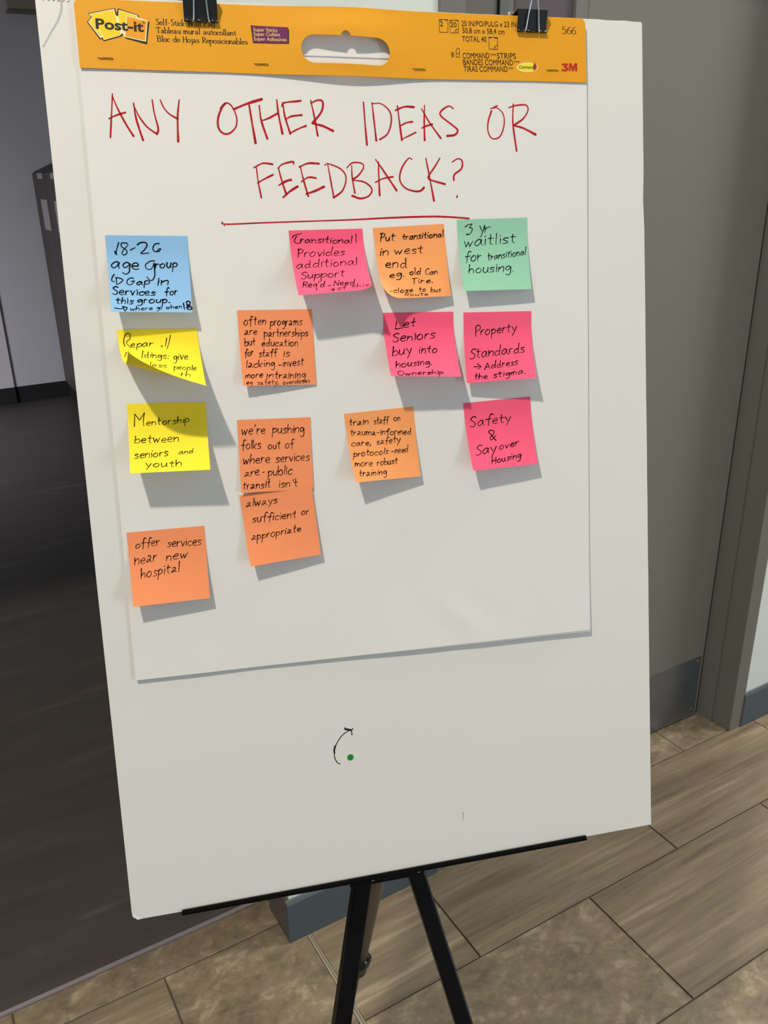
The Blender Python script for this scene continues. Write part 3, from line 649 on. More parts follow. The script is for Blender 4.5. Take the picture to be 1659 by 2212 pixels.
HEADLINE = [
  [1.5,[59.9,-85.78],[57.7,-101.28],[54.33,-124.4]],
  [1.8,[59.67,-88.12],[63.32,-98.43],[69.12,-111.56],[75.41,-123.1]],
  [1.6,[54.68,-107.69],[61.3,-104.7],[70.04,-101.94]],
  [1.9,[78.2,-93.47],[79.4,-107.94],[83.79,-126.69]],
  [1.6,[78.01,-95.42],[82.44,-105.81],[88.75,-114.84],[97.1,-120.94]],
  [1.6,[95.44,-90.22],[96.36,-102.1],[98.68,-116.13],[97.07,-121.22]],
  [1.5,[102.89,-90.21],[105.44,-97.03],[109.99,-102.58],[117.56,-107.11]],
  [1.9,[120.37,-89.86],[117.51,-105.98],[116.21,-127.55]],
  [1.8,[158.46,-96.84],[163.59,-92.07],[168.65,-93.84],[173.08,-103.76],[172.05,-113.09],[165.87,-119.32],[159.86,-119.95],[155.47,-115.42],[155.28,-106.85],[159.5,-96.83],[163.58,-92.21]],
  [2.4,[171.35,-97.36],[184.48,-92.13],[198.67,-87.82]],
  [2.1,[185.98,-92.1],[187.66,-109.3],[189.68,-128.34]],
  [2.0,[195.81,-93.63],[196.86,-107.72],[201.39,-124.17]],
  [2.0,[213.25,-87.78],[214.06,-101.64],[216.59,-119.33]],
  [1.9,[197.16,-107.72],[204.66,-104.99],[212.91,-100.65]],
  [1.9,[219.17,-90.25],[220.09,-102.98],[224.3,-119.22]],
  [1.8,[217.98,-94.03],[220.22,-90.66],[236.83,-88.43]],
  [1.8,[220.78,-106.16],[226.22,-103.15],[236.83,-101.65]],
  [1.6,[223.86,-118.93],[233.15,-114.41],[240.48,-111.66]],
  [1.9,[246.76,-87.94],[249.41,-103.92],[251.55,-120.9]],
  [2.1,[246.58,-90.56],[253.62,-87.52],[258.52,-88.88],[256.83,-97.95],[247.19,-109.07]],
  [2.3,[247.16,-109.51],[256.72,-111.42],[267.1,-116.0]],
  [1.8,[299.74,-88.36],[300.16,-107.05],[300.91,-129.06]],
  [1.8,[308.47,-88.65],[309.55,-105.31],[310.83,-124.8]],
  [1.6,[308.06,-89.77],[317.73,-89.57],[326.01,-96.25],[327.55,-105.82],[323.03,-117.91],[314.53,-123.8]],
  [1.9,[334.63,-91.3],[335.89,-106.48],[337.54,-124.18]],
  [2.0,[332.13,-95.66],[341.92,-91.97],[351.72,-92.12]],
  [1.7,[336.55,-110.49],[342.85,-107.34],[349.4,-106.29]],
  [1.5,[337.24,-123.37],[345.71,-119.56],[352.57,-116.41]],
  [1.8,[363.06,-90.34],[361.93,-106.12],[361.57,-123.93]],
  [1.7,[359.73,-93.6],[367.55,-106.86],[378.75,-121.84]],
  [1.9,[358.97,-112.3],[363.85,-110.14],[370.13,-108.45]],
  [1.9,[393.65,-93.09],[388.76,-90.58],[380.52,-95.39],[379.93,-100.25],[390.64,-108.23],[397.21,-113.86],[393.76,-118.47],[385.65,-119.51]],
  [1.4,[433.93,-92.38],[441.39,-89.3]],
  [1.5,[434.86,-92.04],[441.3,-91.6],[447.51,-97.58],[448.02,-108.29],[442.96,-119.6],[434.57,-121.68],[430.24,-115.13],[430.65,-105.24],[434.76,-94.5]],
  [1.9,[458.95,-87.52],[457.91,-106.5],[461.03,-133.74]],
  [1.7,[453.84,-90.89],[462.61,-88.61],[472.84,-88.12],[475.1,-93.04],[469.61,-101.38],[459.15,-108.14]],
  [2.2,[458.76,-108.48],[469.29,-111.0],[482.76,-117.19]],
  [1.5,[188.7,-151.33],[189.53,-164.5],[191.45,-179.51]],
  [1.7,[186.26,-151.33],[195.4,-147.22],[204.82,-148.07]],
  [1.7,[188.83,-165.67],[195.84,-161.86],[204.56,-157.9]],
  [1.8,[210.37,-152.01],[212.65,-163.05],[216.32,-176.67]],
  [1.7,[209.75,-152.01],[214.51,-148.03],[225.68,-145.32],[225.53,-147.53]],
  [2.2,[209.69,-167.77],[217.24,-163.79],[221.96,-162.76]],
  [2.2,[213.03,-179.33],[220.43,-173.42],[228.06,-168.98]],
  [1.8,[232.16,-150.45],[234.41,-163.04],[238.06,-178.24]],
  [2.0,[230.92,-150.46],[240.21,-147.0],[250.87,-147.22]],
  [1.7,[232.12,-164.53],[239.29,-160.35],[247.11,-160.93]],
  [2.3,[236.0,-176.14],[244.68,-173.47],[254.44,-169.28]],
  [1.6,[259.57,-146.87],[261.39,-159.99],[263.79,-179.2]],
  [1.6,[256.59,-148.82],[260.64,-147.31],[273.01,-152.47],[277.59,-160.7],[273.31,-172.74],[263.75,-179.81]],
  [1.6,[284.1,-148.69],[283.92,-159.95],[285.73,-175.3]],
  [1.6,[278.81,-151.12],[285.11,-146.28],[294.52,-146.73],[295.99,-151.07],[290.38,-158.33],[284.12,-162.36]],
  [1.8,[284.09,-162.85],[296.03,-164.79],[303.44,-171.29],[300.46,-177.78],[291.62,-180.67],[282.8,-178.04]],
  [1.7,[311.89,-145.38],[311.4,-159.95],[311.25,-177.84]],
  [2.0,[309.08,-142.98],[317.43,-155.08],[329.22,-173.01]],
  [1.6,[307.45,-165.13],[315.31,-161.57],[326.27,-159.62]],
  [1.8,[347.11,-142.76],[343.64,-141.64],[336.07,-150.96],[333.15,-162.39],[338.53,-170.58],[349.0,-173.89],[355.28,-173.07],[358.48,-170.11]],
  [1.8,[361.92,-141.53],[364.91,-159.89],[368.57,-183.38]],
  [1.8,[376.94,-141.13],[370.78,-150.02],[363.48,-159.9],[366.55,-162.86],[381.11,-166.83]],
  [1.8,[389.88,-145.04],[396.34,-141.73],[400.75,-144.19],[399.53,-151.63],[391.67,-157.41],[390.88,-162.87]],
  [1.6,[393.83,-177.83],[393.56,-179.83]],
  [1.7,[151.68,-202.25],[154.52,-204.34],[192.74,-203.24],[239.57,-202.26],[280.98,-201.27],[321.93,-199.72],[361.11,-198.96],[382.81,-199.48],[405.6,-201.2]],
  [1.0,[153.12,-204.91],[153.51,-205.66]],
]
ARROW = [[1.1,[232.84,-776.14],[229.85,-774.1],[227.68,-769.24],[227.13,-763.35],[228.85,-755.89],[232.72,-748.78],[238.7,-742.63],[245.14,-739.24]],[1.8,[227.48,-762.76],[227.23,-758.86],[228.63,-754.57]],[1.7,[240.87,-735.78],[240.76,-737.49],[244.57,-738.38],[247.94,-739.21]],[2.2,[241.21,-737.24],[246.4,-738.98]],[1.2,[249.59,-737.85],[247.61,-739.61],[244.2,-739.29]],[1.2,[247.63,-739.17],[248.03,-744.82]]]
PRINT_TEXT = [
  ["Self-Stick","serif","black",105.19,-24.15,131.15,-24.35,5.02],
  ["Wall Pad","serif","black",134.22,-24.38,158.93,-24.06,5.06],
  ["Tableau mural autocollant","serif","black",105.0,-31.33,178.32,-31.13,5.07],
  ["Bloc de Hojas Reposicionables","serif","black",105.38,-38.8,188.5,-38.77,5.08],
  ["566","serif","black",515.37,-17.51,530.22,-17.42,7.18],
  ["Post-it","heavy","black",50.87,-29.52,93.53,-30.86,8.77],
  ["Super Sticky","cond","cream",195.16,-26.72,218.45,-27.14,3.17],
  ["Super Collant","cond","cream",195.16,-30.77,220.57,-31.04,3.18],
  ["Super Adhesivas","cond","cream",195.15,-35.13,226.36,-35.38,3.18],
  ["20 IN/PO/PULG x 23 IN","sans","black",405.28,-14.26,464.28,-13.12,5.1],
  ["50,8 cm x 58,4 cm","sans","black",405.94,-20.78,451.35,-20.43,5.1],
  ["TOTAL 40","sans","black",405.34,-28.85,431.44,-28.38,5.1],
  ["8","sans","black",393.24,-44.09,395.86,-44.01,4.68],
  ["COMMAND","sans","black",405.34,-44.99,433.95,-44.13,5.35],
  ["TM","sans","black",434.54,-41.54,440.84,-41.35,1.93],
  ["STRIPS","sans","black",442.19,-44.1,462.95,-43.7,5.39],
  ["BANDES COMMAND","sans","black",405.54,-51.16,459.53,-50.07,5.37],
  ["TM","sans","black",460.11,-47.67,466.25,-47.5,1.94],
  ["TIRAS COMMAND","sans","black",405.74,-57.57,453.42,-56.51,5.38],
  ["TM","sans","black",454.0,-54.11,459.39,-53.97,1.95],
  ["2","sans","black",382.56,-15.38,385.86,-15.24,4.63],
  ["20","sans","black",393.62,-15.56,400.01,-15.52,4.65],
  ["Command","script","black",465.81,-53.14,482.63,-52.69,3.27],
  ["R","sans","black",93.3,-23.58,94.96,-23.52,1.62],
]
PRINT_AREAS = [
  ["black",0.06,[[44.93,-16.81],[69.5,-11.21],[70.52,-16.07],[72.01,-11.39],[90.34,-16.57],[89.87,-18.33],[99.31,-22.19],[95.23,-41.93],[76.25,-37.31],[74.19,-33.74],[73.28,-35.52],[56.88,-40.44],[54.9,-38.04],[53.6,-39.24],[43.46,-24.18],[47.53,-20.15]]],
  ["white",0.1,[[45.61,-17.36],[68.69,-11.96],[69.37,-17.27],[71.61,-18.62],[72.64,-12.52],[89.26,-16.91],[88.82,-18.38],[97.75,-21.08],[94.54,-39.6],[75.62,-36.02],[74.15,-32.58],[71.53,-35.0],[56.98,-39.42],[55.9,-36.85],[54.04,-37.78],[44.49,-24.14],[48.42,-20.11]]],
  ["yellow",0.14,[[45.38,-24.11],[48.91,-21.1],[55.26,-34.41],[54.18,-36.33]]],
  ["yellow",0.14,[[46.89,-17.74],[68.02,-12.71],[72.5,-34.24],[57.22,-38.54],[55.4,-32.96]]],
  ["yellow",0.14,[[73.02,-13.22],[88.16,-17.39],[87.24,-19.16],[79.2,-17.16],[75.98,-32.22],[73.63,-28.68],[71.31,-18.63]]],
  ["orange_deep",0.14,[[79.72,-18.01],[96.79,-21.7],[93.72,-38.61],[76.43,-35.41]]],
  ["black",0.06,[[193.01,-21.54],[194.44,-21.5],[194.28,-23.6],[228.19,-23.12],[229.34,-24.93],[228.61,-37.65],[194.01,-37.57]]],
  ["purple",0.1,[[194.11,-21.66],[228.39,-22.66],[227.68,-37.04],[194.38,-36.81]]],
  ["command_yellow",0.1,[[486.15,-51.28],[485.57,-52.58],[483.98,-53.78],[481.53,-54.76],[478.47,-55.43],[475.1,-55.72],[471.74,-55.61],[468.73,-55.1],[466.36,-54.25],[464.86,-53.14],[464.38,-51.88],[464.95,-50.59],[466.53,-49.4],[468.96,-48.42],[472.01,-47.75],[475.37,-47.45],[478.73,-47.56],[481.75,-48.06],[484.14,-48.91],[485.66,-50.02]]],
  ["white",0.08,[[486.9,-51.26],[486.28,-52.76],[484.57,-54.14],[481.96,-55.28],[478.68,-56.04],[475.07,-56.37],[471.49,-56.23],[468.28,-55.64],[465.75,-54.65],[464.15,-53.36],[463.64,-51.9],[464.26,-50.41],[465.95,-49.04],[468.55,-47.91],[471.8,-47.14],[475.4,-46.8],[478.98,-46.93],[482.21,-47.52],[484.76,-48.51],[486.37,-49.8]]],
  ["red",0.1,[[521.44,-53.83],[522.15,-46.12],[524.93,-46.04],[526.34,-50.4],[528.23,-45.94],[531.27,-46.08],[531.07,-54.01],[528.79,-53.85],[528.91,-49.23],[527.26,-53.9],[525.23,-53.95],[523.84,-49.15],[523.46,-53.78]]],
  ["red",0.1,[[513.75,-48.77],[514.06,-46.57],[520.88,-46.37],[520.84,-47.91],[518.77,-49.51],[520.77,-50.33],[520.97,-52.3],[519.67,-53.88],[516.62,-54.4],[513.36,-53.83],[513.66,-51.84],[516.42,-52.43],[517.94,-52.39],[518.22,-51.28],[517.23,-50.65],[515.71,-50.69],[515.75,-49.15],[517.55,-48.0],[516.29,-48.04]]],
  ["red",0.14,[[482.32,-47.04],[484.27,-47.85],[486.16,-50.85],[484.33,-53.73],[481.08,-54.47],[482.66,-51.6]]],
  ["purple",0.16,[[481.42,-51.63],[483.06,-47.02],[483.79,-47.43],[482.64,-52.25]]],
]
PRINT_LINES = [
  [0.45,[381.93,-9.12],[391.12,-8.73],[390.55,-20.73],[381.58,-20.89],[381.93,-9.12]],
  [0.9,[382.15,-9.32],[384.74,-9.21]],
  [0.9,[388.04,-9.07],[390.87,-8.95]],
  [0.45,[392.97,-9.28],[402.2,-8.91],[401.66,-20.94],[392.89,-21.06],[392.97,-9.28]],
  [0.9,[393.2,-9.48],[395.8,-9.38]],
  [0.9,[399.11,-9.24],[401.96,-9.13]],
  [0.45,[397.16,-20.9],[398.94,-18.09],[401.85,-16.71]],
  [0.4,[398.94,-18.09],[400.25,-20.57]],
  [0.45,[434.04,-23.81],[443.46,-23.7],[443.26,-35.26],[434.07,-35.13],[434.04,-23.81]],
  [0.9,[434.26,-24.23],[436.92,-24.14]],
  [0.9,[440.3,-24.24],[443.2,-24.14]],
  [0.45,[438.66,-35.2],[440.22,-32.36],[443.18,-30.98]],
  [0.4,[440.22,-32.36],[441.82,-34.88]],
  [0.45,[398.24,-43.93],[398.54,-37.34],[399.57,-35.61],[400.78,-35.15],[401.93,-35.96],[402.11,-37.22],[401.81,-43.82],[398.24,-43.93]],
  [0.45,[398.39,-40.53],[401.97,-40.41]],
]
STAPLES = [[50.31,-54.59,63.63,-55.21],[193.72,-55.97,207.16,-56.45],[351.56,-56.39,365.19,-56.89],[496.27,-53.4,509.8,-53.47]]


# ---------------------------------------------------------------- the wall pad
pad = empty('wall_pad', BOARD)
tag(pad, 'white paper wall pad with a yellow header and red handwritten heading on the board', 'paper pad')
def quad_sheet(Q, dz):
    def f(s, t):
        u, y = sheet_uv(s, t, Q)
        return (u, y, z_sheet(u, y) - dz)
    return f
mbk = MB().prism([(0.034, -0.008), (0.542, -0.006), (0.5315, -0.655), (0.0295, -0.649)], 2, 0.0002, 0.0012).build('backing_card', M['paper'], pad)
UNDER = [((33.4, -46.5), (543.4, -46.5), (28.6, -652.4), (532.6, -660.6), 0.7), ((32.6, -46.5), (542.8, -46.5), (28.0, -651.4), (531.0, -659.2), 1.3),
         ((33.2, -46.5), (543.2, -46.5), (28.4, -651.8), (531.9, -658.4), 1.9)]
top_sheet = obj('sheet', grid_mesh(quad_sheet(SHEET, 0.0), 90, 110, 'sheet'), M['paper'], pad); solid(top_sheet, 0.12)
for q_ in UNDER:
    o = obj('sheet', grid_mesh(quad_sheet(q_[:4], q_[4]), 60, 70, 'sheet'), M['paper'], pad); solid(o, 0.1)
fsheet = lambda u, y: (u, y, z_sheet(u, y))
random.seed(3)
mb = MB()
for it in HEADLINE:
    w = it[0]
    ph = random.uniform(0, 6)
    for run in smooth([tuple(p) for p in it[1:]], 1.2):
        ribbon(mb, run, w, fsheet, 0.10, 1, wf=lambda t, dx, dy, ph=ph: 0.72 + 0.42 * t + 0.10 * math.sin(9 * t + ph))
mb.build('handwriting', M['red_ink'], top_sheet)

# header card with the hand hole
def hole_span(u):
    """(top, bottom) of the hand hole at u, or None."""
    u0, u1, r = 239.9, 328.4, 13.0
    if u <= u0 or u >= u1: return None
    k_ = (u - u0) / (u1 - u0)
    yt = lerp(-28.9, -30.4, k_); yb = lerp(-54.4, -55.8, k_)
    yc = (yt + yb) / 2; hh = (yt - yb) / 2
    d = min(u - u0, u1 - u)
    f_ = 1.0 if d >= r else math.sqrt(max(0.0, 1 - ((r - d) / r) ** 2))
    top, bot = yc + hh * f_, yc - hh * f_
    du = abs(u - 284.2)
    if du < 4.6: top += math.sqrt(max(0, 4.6 ** 2 - du * du)) * 1.0
    return top, bot
def head_edges(u):
    k_ = (u - 33.5) / (541.5 - 33.5)
    t = lerp(-4.4, -1.6, k_) - 1.0 * math.sin(k_ * math.pi) * 0 
    b = lerp(-64.0, -64.6, k_) - 1.6 * math.exp(-((u - 300) / 130) ** 2)
    r = 6.0
    if u > 541.5 - r: t -= r - math.sqrt(max(0, r * r - (u - 541.5 + r) ** 2))
    if u < 33.5 + r: t -= r - math.sqrt(max(0, r * r - (33.5 + r - u) ** 2))
    return t, b
us = set()
u = 33.5
while u < 541.5: us.add(round(u, 3)); u += 2.0
us.add(541.5)
for i in range(12):
    a_ = 1 - math.cos(i / 11 * math.pi / 2)
    for base_, sg in ((239.9, 1), (328.4, -1)): us.add(round(base_ + sg * 13 * a_ + (0.001 * sg), 3))
    us.add(round(541.5 - 6 * a_, 3)); us.add(round(33.5 + 6 * a_, 3))
for i in range(19):
    us.add(round(284.2 - 4.6 * math.cos(math.pi * i / 18), 3))
us = sorted(us)
hv = {}; hb = MB()
def hvid(u, y):
    k_ = (round(u, 3), round(y, 3))
    if k_ not in hv:
        hv[k_] = len(hb.v); hb.v.append(mm((u, y, z_head(u, y))))
    return hv[k_]
def col_pts(u, y0, y1, n_): return [(u, lerp(y0, y1, i / n_)) for i in range(n_ + 1)]
for a_, b_ in zip(us[:-1], us[1:]):
    if b_ - a_ < 1e-4: continue
    ta, ba = head_edges(a_); tb, bb = head_edges(b_)
    ha, hb_ = hole_span(a_), hole_span(b_)
    mid = hole_span((a_ + b_) / 2)
    yc = lerp(-41.65, -43.1, (a_ - 239.9) / 88.5); yc2 = lerp(-41.65, -43.1, (b_ - 239.9) / 88.5)
    yc = max(-43.1, min(-41.65, yc)); yc2 = max(-43.1, min(-41.65, yc2))
    ha = ha or (yc, yc); hb_ = hb_ or (yc2, yc2)
    spans = [((ta, ha[0]), (tb, hb_[0]), 34), ((ha[1], ba), (hb_[1], bb), 18)]
    for (p, q, n_) in spans:
        A_ = col_pts(a_, p[0], p[1], n_); B_ = col_pts(b_, q[0], q[1], n_)
        for i in range(n_):
            hb.f.append((hvid(*A_[i]), hvid(*A_[i + 1]), hvid(*B_[i + 1]), hvid(*B_[i])))
me = hb.mesh('header_card', smooth=True, fix=False)
head_card = obj('header_card', me, M['card'], pad); solid(head_card, 0.5)
head_card['label'] = 'yellow printed header card with a hand hole'
MB().box(0.036, 0.540, -0.0465, -0.0455, 0.0026, 0.0032).build('glue_strip', M['paper'], pad)
fhead = lambda u, y: (u, y, z_head(u, y))

def add_area(mb, pts, off):
    bm = bmesh.new()
    vs = [bm.verts.new((x, y, 0)) for x, y in pts]
    bm.faces.new(vs)
    bmesh.ops.triangulate(bm, faces=bm.faces)
    for _ in range(3):
        long_ = [e for e in bm.edges if e.calc_length() > 3.0]
        if long_: bmesh.ops.subdivide_edges(bm, edges=long_, cuts=2)
        bmesh.ops.triangulate(bm, faces=bm.faces)
    bm.verts.ensure_lookup_table(); bm.verts.index_update()
    vv = [mm((v.co.x, v.co.y, z_head(v.co.x, v.co.y) + off)) for v in bm.verts]
    ff = []
    for f in bm.faces:
        idx = [v.index for v in f.verts]
        if f.calc_center_median() is not None: ff.append(tuple(idx))
    mb.add(vv, ff); bm.free()
print_mb = {}
def pm(k_): return print_mb.setdefault(k_, MB())
PRN = dict(black='black_print', cream='cream', white='white', yellow='yellow', orange_deep='orange_deep', purple='purple', command_yellow='command_yellow', red='red')
for col, off, pts in PRINT_AREAS:
    mb = MB(); add_area(mb, pts, off + 0.04); mb.build('printed_shape', M[PRN[col]], head_card)
print_items = []
def pm_new(col):
    mb = MB(); print_items.append((col, mb)); return mb
KINDS_ = dict(sans=(0.0, 0.0), heavy=(0.030, 0.0), cond=(0.0, 0.0), script=(0.010, 0.35))
_cap = {}
def text_mesh(s_, kind):
    off, shear = KINDS_[kind]
    cu = bpy.data.curves.new('t', 'FONT'); cu.body = s_; cu.resolution_u = 3; cu.offset = off; cu.shear = shear
    o = bpy.data.objects.new('t', cu); sc.collection.objects.link(o)
    dg = bpy.context.evaluated_depsgraph_get(); dg.update()
    m_ = bpy.data.meshes.new_from_object(o.evaluated_get(dg))
    vs = [tuple(v.co) for v in m_.vertices]; fs = [tuple(p.vertices) for p in m_.polygons]
    bpy.data.objects.remove(o); bpy.data.curves.remove(cu); bpy.data.meshes.remove(m_)
    return vs, fs
for s_, kind, col, ax, ay, bx, by, cap in PRINT_TEXT:
    W = math.dist((ax, ay), (bx, by)); ex, ey = (bx - ax) / W, (by - ay) / W; nx, ny = -ey, ex
    key = 'black' if col == 'black' else col
    if kind == 'serif':
        sts, w = strokes_of(s_, True); k1 = W / w; k2 = cap / 18.5
        mb = pm_new('black')
        nib = lambda t, dx, dy: 0.36 + 0.80 * abs(dy) / (math.hypot(dx, dy) or 1)
        for st in sts:
            P_ = [(ax + ex * x * k1 + nx * y * k2, ay + ey * x * k1 + ny * y * k2) for x, y in st]
            for run in smooth(P_, 0.35):
                ribbon(mb, run, 0.66, fhead, 0.18, 1, wf=nib, caps=False)
            for (x, y), (x2, y2) in ((st[0], st[1]), (st[-1], st[-2])):
                if abs(x - x2) < 1.5 and abs(y - y2) > 4 and y in (0, 10, 18, 19, -9):
                    h_ = [(x - 2.1, y), (x + 2.1, y)]
                    ribbon(mb, [(ax + ex * X * k1 + nx * Y * k2, ay + ey * X * k1 + ny * Y * k2) for X, Y in h_], 0.27, fhead, 0.18, 1, caps=False)
        continue
    if kind not in _cap: _cap[kind] = max(v[1] for v in text_mesh('H', kind)[0])
    vs, fs = text_mesh(s_, kind)
    x0 = min(v[0] for v in vs); x1 = max(v[0] for v in vs)
    kx = W / (x1 - x0); ky = cap / _cap[kind]
    pts = []
    for v in vs:
        X = (v[0] - x0) * kx; Y = v[1] * ky
        u_, y_ = ax + ex * X + nx * Y, ay + ey * X + ny * Y
        pts.append(mm((u_, y_, z_head(u_, y_) + 0.24)))
    pm_new(key).add(pts, fs)
for it in PRINT_LINES:
    P_ = [tuple(p) for p in it[1:]]
    for a_, b_ in zip(P_[:-1], P_[1:]):
        if math.dist(a_, b_) > 0.02: ribbon(pm('black'), [a_, ((a_[0] + b_[0]) / 2, (a_[1] + b_[1]) / 2), b_], it[0], fhead, 0.16, 1, caps=False)
# registered mark ring
R0 = PRINT_TEXT[-1]; cx, cy = (R0[3] + R0[5]) / 2, R0[4] + R0[7] / 2
ring = [(cx + 1.25 * math.cos(a * 0.5236), cy + 1.25 * math.sin(a * 0.5236)) for a in range(13)]
ribbon(pm('black'), ring, 0.22, fhead, 0.24, 1, caps=False)
for k_, mb in print_mb.items(): tag(mb.build('printed_line_art', M[PRN[k_]], head_card), kind='stuff')
for k_, mb in print_items: mb.build('printed_text', M[PRN[k_]], head_card)
for x0, y0, x1, y1 in STAPLES:
    z0_ = z_head(x0, y0); z1_ = z_head(x1, y1)
    MB().tube([mm(p) for p in ((x0, y0, z0_ - 0.3), (x0 + 0.3, y0, z0_ + 0.5), (x0 + 1.5, y0 - .3, z0_ + 0.9), ((x0 + x1) / 2, (y0 + y1) / 2 - 0.1, (z0_ + z1_) / 2 + 0.6), (x1 - 1.5, y1 + .2, z1_ + 0.9), (x1 - .3, y1, z1_ + 0.5), (x1, y1, z1_ - 0.3))], 0.00042, 6).build('staple', M['steel'], pad, smooth=True)

# ---------------------------------------------------------------- sticky notes
NOTE_INFO = [
 ('blue', 'blue', 'ink', 'light blue sticky note reading 18-26 age group, above two yellow notes'),
 ('yel1', 'yellow', 'pencil', 'yellow sticky note with its lower left corner curled up, under the blue note'),
 ('yel2', 'yellow', 'pencil', 'yellow sticky note reading Mentorship between seniors and youth'),
 ('offer', 'orange', 'ink', 'orange sticky note reading offer services near new hospital, lowest on the left'),
 ('often', 'orange', 'ink', 'orange sticky note crowded with text starting often programs are partnerships'),
 ('were', 'orange', 'ink', "orange sticky note reading we're pushing folks out, upper of an overlapping pair"),
 ('always', 'orange', 'ink', 'orange sticky note reading always sufficient or appropriate, lower of an overlapping pair'),
 ('trans', 'pink', 'ink', 'pink sticky note reading Transitional provides additional support, left of the light orange one'),
 ('put', 'peach', 'ink', 'light orange sticky note reading Put transitional in west end, in the top row'),
 ('green', 'green', 'ink', 'mint green sticky note reading 3 yr waitlist for transitional housing'),
 ('let', 'pink', 'ink', 'pink sticky note reading Let Seniors buy into housing Ownership'),
 ('prop', 'pink', 'ink', 'pink sticky note reading Property Standards, below the mint green note'),
 ('train', 'peach', 'ink', 'tilted light orange sticky note reading train staff on trauma-informed care'),
 ('safety', 'pink', 'ink', 'pink sticky note reading Safety & Say over Housing, lowest of the pink ones'),
]
for key, colour, ink, label in NOTE_INFO:
    nd = NOTES[key]; o3 = nd['c'][0]
    fn = lambda s, t, nd=nd, o3=o3: tuple(a - b for a, b in zip(note_pt(nd, s, t), o3))
    ns = 40 if key in ('yel1', 'put', 'trans') else 24
    note = obj('sticky_note', grid_mesh(fn, ns, ns + 8, 'sticky_note'), NOTE_MAT[colour], None, at_board(*o3)); solid(note, 0.12)
    tag(note, label, 'sticky note', 'sticky notes on the paper pad')
    wd, items = WRITING[key]
    rnd = random.Random(key)
    mb = MB()
    fa = lambda a, b, fn=fn: fn(a / 76.0, b / 76.0)
    for it in items:
        paths = word_paths(it, rnd) if isinstance(it[0], str) else [[tuple(p) for p in it]]
        ks = min(1.0, max(0.6, math.hypot(it[5], it[6]) / 3.4)) if isinstance(it[0], str) else 1.0
        for P_ in paths:
            for run in smooth(P_, 0.55):
                ribbon(mb, run, wd * ks * rnd.uniform(0.85, 1.12), fa, 0.09, -1, wf=lambda t, dx, dy: 1.08 - 0.4 * t)
    mb.build('handwriting', M[ink], note)

# ---------------------------------------------------------------- marks on the foam board
mb = MB()
fb = lambda u, y: (u, y, 0.0)
for it in ARROW:
    for run in smooth([tuple(p) for p in it[1:]], 1.0): ribbon(mb, run, it[0], fb, 0.06, 1)
arrow_o = mb.build('drawn_arrow', M['navy_ink'], board)
arrow_o['label'] = 'small curved hand-drawn navy arrow'
dot = MB().tube([(0, 0, 0), (0, 0, 0.00012)], 0.0036, 28).build('dot_sticker', M['green_dot'], None, at_board(244.7, -770.4, 0.03))
tag(dot, 'small round green dot sticker beside the drawn arrow near the board bottom', 'sticker')
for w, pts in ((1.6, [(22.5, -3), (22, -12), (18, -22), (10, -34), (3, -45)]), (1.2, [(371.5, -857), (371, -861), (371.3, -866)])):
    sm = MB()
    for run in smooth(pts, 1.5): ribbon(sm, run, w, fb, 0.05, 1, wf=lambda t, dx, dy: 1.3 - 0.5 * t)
    sm.build('board_mark', M['grey_mark'], board)  # thin pale grey strokes, tapering along their length
for i in range(6):
    x = 7 + i * 4.2; sp = MB()
    ribbon(sp, [(x, -5.2 - 0.1 * i), (x + 1.4, -4.6 - 0.1 * i)], 0.8, fb, 0.05, 1)
    sp.build('pin_prick', M['speck'], board)

